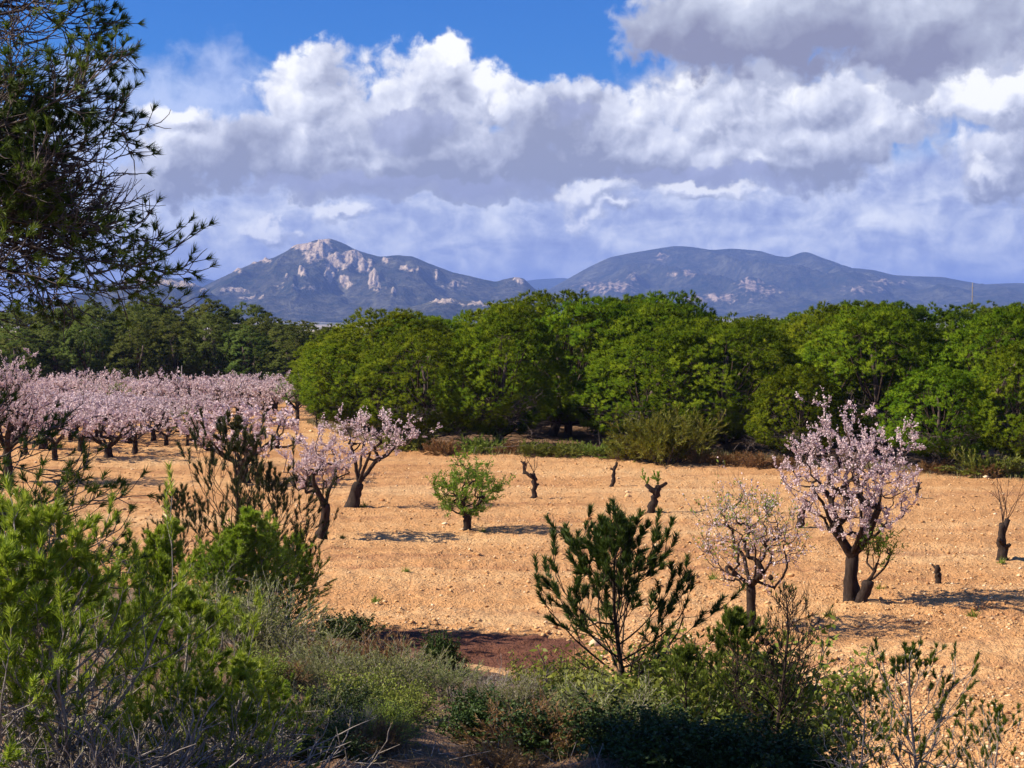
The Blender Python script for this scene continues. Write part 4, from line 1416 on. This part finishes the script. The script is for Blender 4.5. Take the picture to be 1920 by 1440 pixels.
YP_DARK = young_pine(412, 3.5, 8, .85, 'brown_pine', 'dark_twig', 36, .11, .013, .10, .8, (2, 4), 2, .036, .75, .08, 0, (.10, 0), .16, 6)
put(YP_DARK, 460, 28.5, 'tall spiky dark pine sapling before the pink orchard', 2.0, 772)
put(YP_DARK, 535, 29.3, 'slim dark pine sapling on the right flank of the tall spiky one', 3.0, 865)
put(YP_DARK, 345, 28.0, 'shorter dark pine sapling left of the tall spiky one', 4.0, 905)
YP_BARE = young_pine(413, 2.3, 9, .75, 'young_dark', 'dark_twig', 14, .06, .006, .2, .62, (4, 6), 3, .03, .5, .93, 5, (.03, 0), .12, 8)
put(YP_BARE, 1452, 15.6, 'leafless dark young pine carrying a few cones', .5, 1075)
YP_THIN = young_pine(414, 1.6, 6, .95, 'scrub_pine', 'grey_twig', 34, .055, .010, .12, .7, (2, 4), 2, .022, .8, .2, 0, (.05, 0), .14, 16)
put(YP_THIN, 1735, 13.6, 'thin grey stemmed pine with sparse tufts at lower right', 1.2, 1205)
put(YP_THIN, 1870, 12.8, 'short sparse pine at the bottom right corner', 3.1, 1320)
put(YP_THIN, 1615, 13.0, 'small sparse pine left of the thin grey stemmed one', 4.6, 1290)
YP_UNDER = young_pine(415, 1.9, 8, .8, 'scrub_pine', 'dark_twig', 34, .08, .010, .05, .5, (4, 6), 2, .028, .75, .1, 0, (0, 0), .12, 6)
put(YP_UNDER, 1370, 17.6, 'dark dense young pine left of the leafless one', .3, 1140)
put(YP_UNDER, 1290, 16.6, 'low dark young pine in the shade below the field', 2.0, 1215)


# ---- the big pine whose boughs hang in from the left
def big_pine():
    global rng
    random.seed(77)
    rng = np.random.default_rng(77)
    D0 = 13.3
    base = Vector((-7.3, D0 + .3, gz(-7.3, D0 + .3)))
    tp = [Vector(q) * 1.1 for q in ((0, 0, -.2), (.1, .1, 1.2), (.15, 0, 2.6), (.35, -.1, 4.0), (.45, .05, 5.4), (.6, 0, 6.8), (.7, 0, 8.0))]
    tb = MB()
    tb.tube([p[:] for p in tp], [.22, .20, .18, .15, .12, .08, .03], 10, rough=.05)
    sk = Sk()
    cfg = [dict(n=9, wig=.05, up=.0, taper=.25, kids=(14, 16), t0=.18, ang=(22, 50), len=(.15, .29), rr=.42),
           dict(n=5, wig=.10, up=.03, taper=.4, kids=(8, 10), t0=.2, ang=(22, 55), len=(.28, .50), rr=.5, rmin=.008),
           dict(n=4, wig=.14, up=.06, taper=.6, kids=(2, 4), t0=.35, ang=(22, 50), len=(.40, .7), rr=.7, rmin=.0065),
           dict(n=3, wig=.14, up=.10, rmin=.005, shoot=1, shoot_from=.6)]

    def bough(t_z, u, v, D=None, r=.045):
        a = None
        for i in range(6):
            if tp[i].z <= t_z <= tp[i + 1].z:
                a = tp[i].lerp(tp[i + 1], (t_z - tp[i].z) / (tp[i + 1].z - tp[i].z))
        e = ray(u, v, D or D0) - base
        grow(sk, a, e - a, (e - a).length * .93, r, 0, cfg)
    # end points of the boughs in view, upper fan to lower fan
    for (tz, u, v, D) in ((8.2, 60, -150, 13.7), (7.5, 130, -60, 13.3), (6.8, 165, 40, 12.9), (6.4, 140, 110, 14.1), (6.1, 90, 190, 13.3), (5.4, 120, 262, 13.8),
                          (5.1, 150, 345, 13.3), (4.8, 190, 425, 13.1), (4.6, 165, 465, 14.0), (5.0, 165, 390, 13.8), (4.7, 165, 450, 12.6), (4.3, 170, 500, 13.3), (4.1, 40, 530, 12.5), (4.9, 50, 370, 13.6), 
                          (4.4, -20, 470, 12.9), (5.3, -30, 330, 14.1), 
                          (4.6, 100, 455, 12.7), (4.9, 170, 405, 14.3), (5.2, 60, 300, 13.0), (5.7, 80, 225, 13.9), (6.0, 110, 140, 12.8), (6.6, 100, 10, 13.9),
                          (5.0, 0, 400, 13.5), (4.7, 150, 485, 12.9)):
        bough(tz, u, v, D)
    for (tz, u, v, D) in ((5.5, 130, 300, 13.0), (5.2, 160, 365, 12.8), (4.7, 170, 440, 13.4)):
        bough(tz, u, v, D)
    for (tz, u, v, D) in ((2.1, 165, 935, 13.0), (2.3, 70, 885, 13.5)):
        bough(tz, u, v, D, .04)
    # the rest of the tree, out of the picture
    for k in range(9):
        a = random.uniform(2.5, 3.7)
        t = random.uniform(4.2, 8.2)
        i = min(5, int((t + .22) / 1.5))
        grow(sk, tp[i].lerp(tp[i + 1], .5), Vector((math.cos(a), math.sin(a), .25)), random.uniform(1.8, 3.0), .05, 0, [cfg[0] | dict(kids=(8, 10)), cfg[1] | dict(kids=(5, 6)), cfg[2] | dict(kids=2), cfg[3]])
    A, B, ra, rb = sk.arrays()
    thick = ra > .016
    tb.sticks(A[thick], B[thick], ra[thick], rb[thick], 6)
    tw = MB()
    tw.sticks(A[~thick], B[~thick], ra[~thick], rb[~thick], 3)
    # tufts only at the ends of the last twigs: find sticks of the last level by radius
    SA, SB = sk.shoots()
    nd = MB()
    keep = fbm(SA[:, 0] * 1.5, SA[:, 2] * 1.5, 2, 4) + .5 * rng.random(len(SA)) > .06
    nd.brush(SA[keep], SB[keep], 36, .085, .0075, .9, .2, .1)
    return base, [('trunk', tb.mesh('big_trunk', M['dark_twig'], True)), ('twigs', tw.mesh('big_twigs', M['pine_twig'])), ('needles', nd.mesh('big_needles', M['big_pine']), 'stuff')], len(SA), len(A)


base, parts, nt, ns = big_pine()
print('big pine tufts', nt, 'sticks', ns)
thing('large_pine', 'large dark pine whose twiggy boughs hang in from the left', 'pine tree', base, parts)


# ------------------------------------------------------------------ stones, litter, small things
def oct_stones(n, pos, size):
    o = np.array([(1, 0, 0), (-1, 0, 0), (0, 1, 0), (0, -1, 0), (0, 0, 1), (0, 0, -1)], float)
    f = np.array([(0, 2, 4), (2, 1, 4), (1, 3, 4), (3, 0, 4), (2, 0, 5), (1, 2, 5), (3, 1, 5), (0, 3, 5)])
    v = o[None] * (1 + rng.normal(0, .22, (n, 6, 1))) + rng.normal(0, .16, (n, 6, 3))
    a = rng.uniform(0, 6.28, n)
    ca, sa = np.cos(a), np.sin(a)
    x = v[..., 0] * ca[:, None] - v[..., 1] * sa[:, None]
    y = v[..., 0] * sa[:, None] + v[..., 1] * ca[:, None]
    v = np.stack([x, y, v[..., 2] * .6], -1) * size[:, None, None]
    v = v + pos[:, None]
    return v.reshape(-1, 3), (f[None] + np.arange(n)[:, None, None] * 6).reshape(-1, 3)


def field_stones():
    global rng
    rng = np.random.default_rng(9)
    n = 100000
    inv = rng.uniform(1 / 105, 1 / 15, n)
    y = 1 / inv
    x = rng.uniform(-.37, .37, n) * y
    ok = (y > bound(x) + .2) & (y < wood_edge(x) - .3)
    patch = fbm(x * .35, y * .35, 3, 51) + .6 * rng.random(n)
    ok &= ~((np.abs(x + 1) < 2.4) & (y + .3 * x < 29.4))
    ok &= patch > .05
    x, y = x[ok], y[ok]
    size = np.exp(rng.normal(-4.15, .5, len(x))) * (1 + y / 160)
    z = ground_z(x, y) + size * .2
    v, f = oct_stones(len(x), np.stack([x, y, z], 1), size)
    mb = MB()
    mb.add(v, f)
    o = link('field_stones', mb.mesh('field_stones', M['stone']))
    o['kind'] = 'stuff'
    return len(x)


print('stones', field_stones())
rng = np.random.default_rng(19)
v, f = oct_stones(1, np.zeros((1, 3)), np.ones(1))
STONE = MB()
STONE.add(v, f)
bigstone = STONE.mesh('stone', M['stone'])
random.seed(31)
for i in range(46):
    u, vv = random.uniform(560, 1920), random.uniform(1010, 1330)
    p = foot_px(u, vv)
    if p.y < bound(p.x) + .5:
        continue
    s = random.uniform(.035, .075)
    thing('stone', 'pale loose stone lying on the ploughed orange soil of the field', 'stone', p, [('stone_body', bigstone)], random.uniform(0, 6.28), (s, s * random.uniform(.7, 1), s * .8), 'loose stones on the field')


def litter():
    global rng
    rng = np.random.default_rng(23)
    n = 26000
    y = 1 / rng.uniform(1 / 30, 1 / 9, n)
    x = rng.uniform(-.36, .36, n) * y
    ok = (y < bound(x) - .3) & (fbm(x * .7, y * .7, 3, 61) > -.1)
    x, y = x[ok], y[ok]
    z = ground_z(x, y)
    C = np.stack([x, y, z - .01], 1)
    D = rng.normal(0, .45, C.shape) + np.array([0, 0, 1.0])
    mb = MB()
    mb.blades(C, D, rng.uniform(.06, .22, len(C)), .006)
    o = link('dry_grass', mb.mesh('dry_grass', M['straw']))
    o['kind'] = 'stuff'
    # fallen twigs
    k = 1500
    y = 1 / rng.uniform(1 / 26, 1 / 9, k)
    x = rng.uniform(-.36, .2, k) * y
    ok = y < bound(x) - .3
    x, y = x[ok], y[ok]
    A = np.stack([x, y, ground_z(x, y) + rng.uniform(.0, .12, len(x))], 1)
    B = A + rng.normal(0, .14, A.shape) * np.array([1, 1, .4])
    mb = MB()
    mb.sticks(A, B, .005, .003, 3)
    o = link('fallen_twigs', mb.mesh('fallen_twigs', M['grey_twig']))
    o['kind'] = 'stuff'


litter()


def edge_grass():
    global rng
    rng = np.random.default_rng(29)
    n = 16000
    x = rng.uniform(-11, 24, n)
    y = wood_edge(x) + rng.normal(.7, .75, n)
    p = fbm(x * .6, y * .6, 3, 71)
    ok = p > -.15
    x, y, p = x[ok], y[ok], p[ok]
    C = np.stack([x, y, ground_z(x, y) - .02], 1)
    D = rng.normal(0, .35, C.shape) + np.array([0, 0, 1.0])
    mb = MB()
    mb.blades(C, D, (.18 + .35 * np.clip(p + .15, 0, 1)) * rng.uniform(.6, 1.3, len(C)), .03)
    o = link('edge_grass', mb.mesh('edge_grass', M['straw']))
    o['kind'] = 'stuff'
    k = 260
    x = rng.uniform(-9, 20, k)
    y = wood_edge(x) + rng.normal(1.2, .9, k)
    A = np.stack([x, y, ground_z(x, y) + rng.uniform(.02, .5, k)], 1)
    B = A + rng.normal(0, .5, A.shape) * np.array([1, .6, .5])
    mb = MB()
    mb.sticks(A, B, .016, .008, 3)
    o = link('fallen_branches', mb.mesh('fallen_branches', M['pine_twig']))
    o['kind'] = 'stuff'


edge_grass()


def weeds():
    global rng
    rng = np.random.default_rng(33)
    random.seed(33)
    mb = MB()
    n = 60
    D = rng.normal(0, .6, (n, 3)) + np.array([0, 0, .7])
    mb.blades(rng.normal(0, .03, (n, 3)) * np.array([1, 1, 0]), D, rng.uniform(.06, .18, n), .016)
    me = mb.mesh('weed', M['scrub_green'])
    for (u, v) in ((702, 1132), (1560, 1160), (905, 1000), (680, 952), (1655, 1110), (1250, 1010), (1885, 1058), (1480, 1205), (1100, 985), (640, 1012), (1720, 1240), (760, 1075), (1340, 1090), (1830, 1160)):
        s = random.uniform(.7, 1.5)
        thing('weed', 'small green weed tuft growing on the bare ploughed soil', 'weed', foot_px(u, v), [('leaves', me, 'stuff')], random.uniform(0, 6.28), s, 'weed tufts on the field')


weeds()


def posts():
    mb = MB()
    mb.tube([(0, 0, -.2), (0, 0, 1.0), (.02, 0, 2.0)], [.05, .045, .04], 6)
    f = foot(340, 121)
    thing('wooden_post', 'thin pale post standing in the far orchard before the dark wood', 'post', f, [('shaft', mb.mesh('post_shaft', M['grey_twig'], True))], 0, (1, 1, 1.35))


def mast():
    mb = MB()
    mb.tube([(0, 0, -2), (0, 0, 6), (0, 0, 13)], [.30, .24, .16], 6)
    for z in (6, 9, 11.5):
        mb.sticks([(-.7, 0, z)], [(.7, 0, z)], .07, .07, 4)
    D = 620
    x = (1822 - 960) / FPX * D
    z = gz(x, D)
    h = EYE + (570 - 530) / FPX * D - z
    thing('radio_mast', 'thin pale mast rising beyond the wood on the right', 'mast', (x, D, z), [('shaft', mb.mesh('mast_shaft', M['grey_twig'], True))], 0, (1, 1, h / 13))


mast()
posts()
tot = sum(len(m.polygons) for m in bpy.data.meshes)
print('polys', tot, 'objects', len(bpy.data.objects))
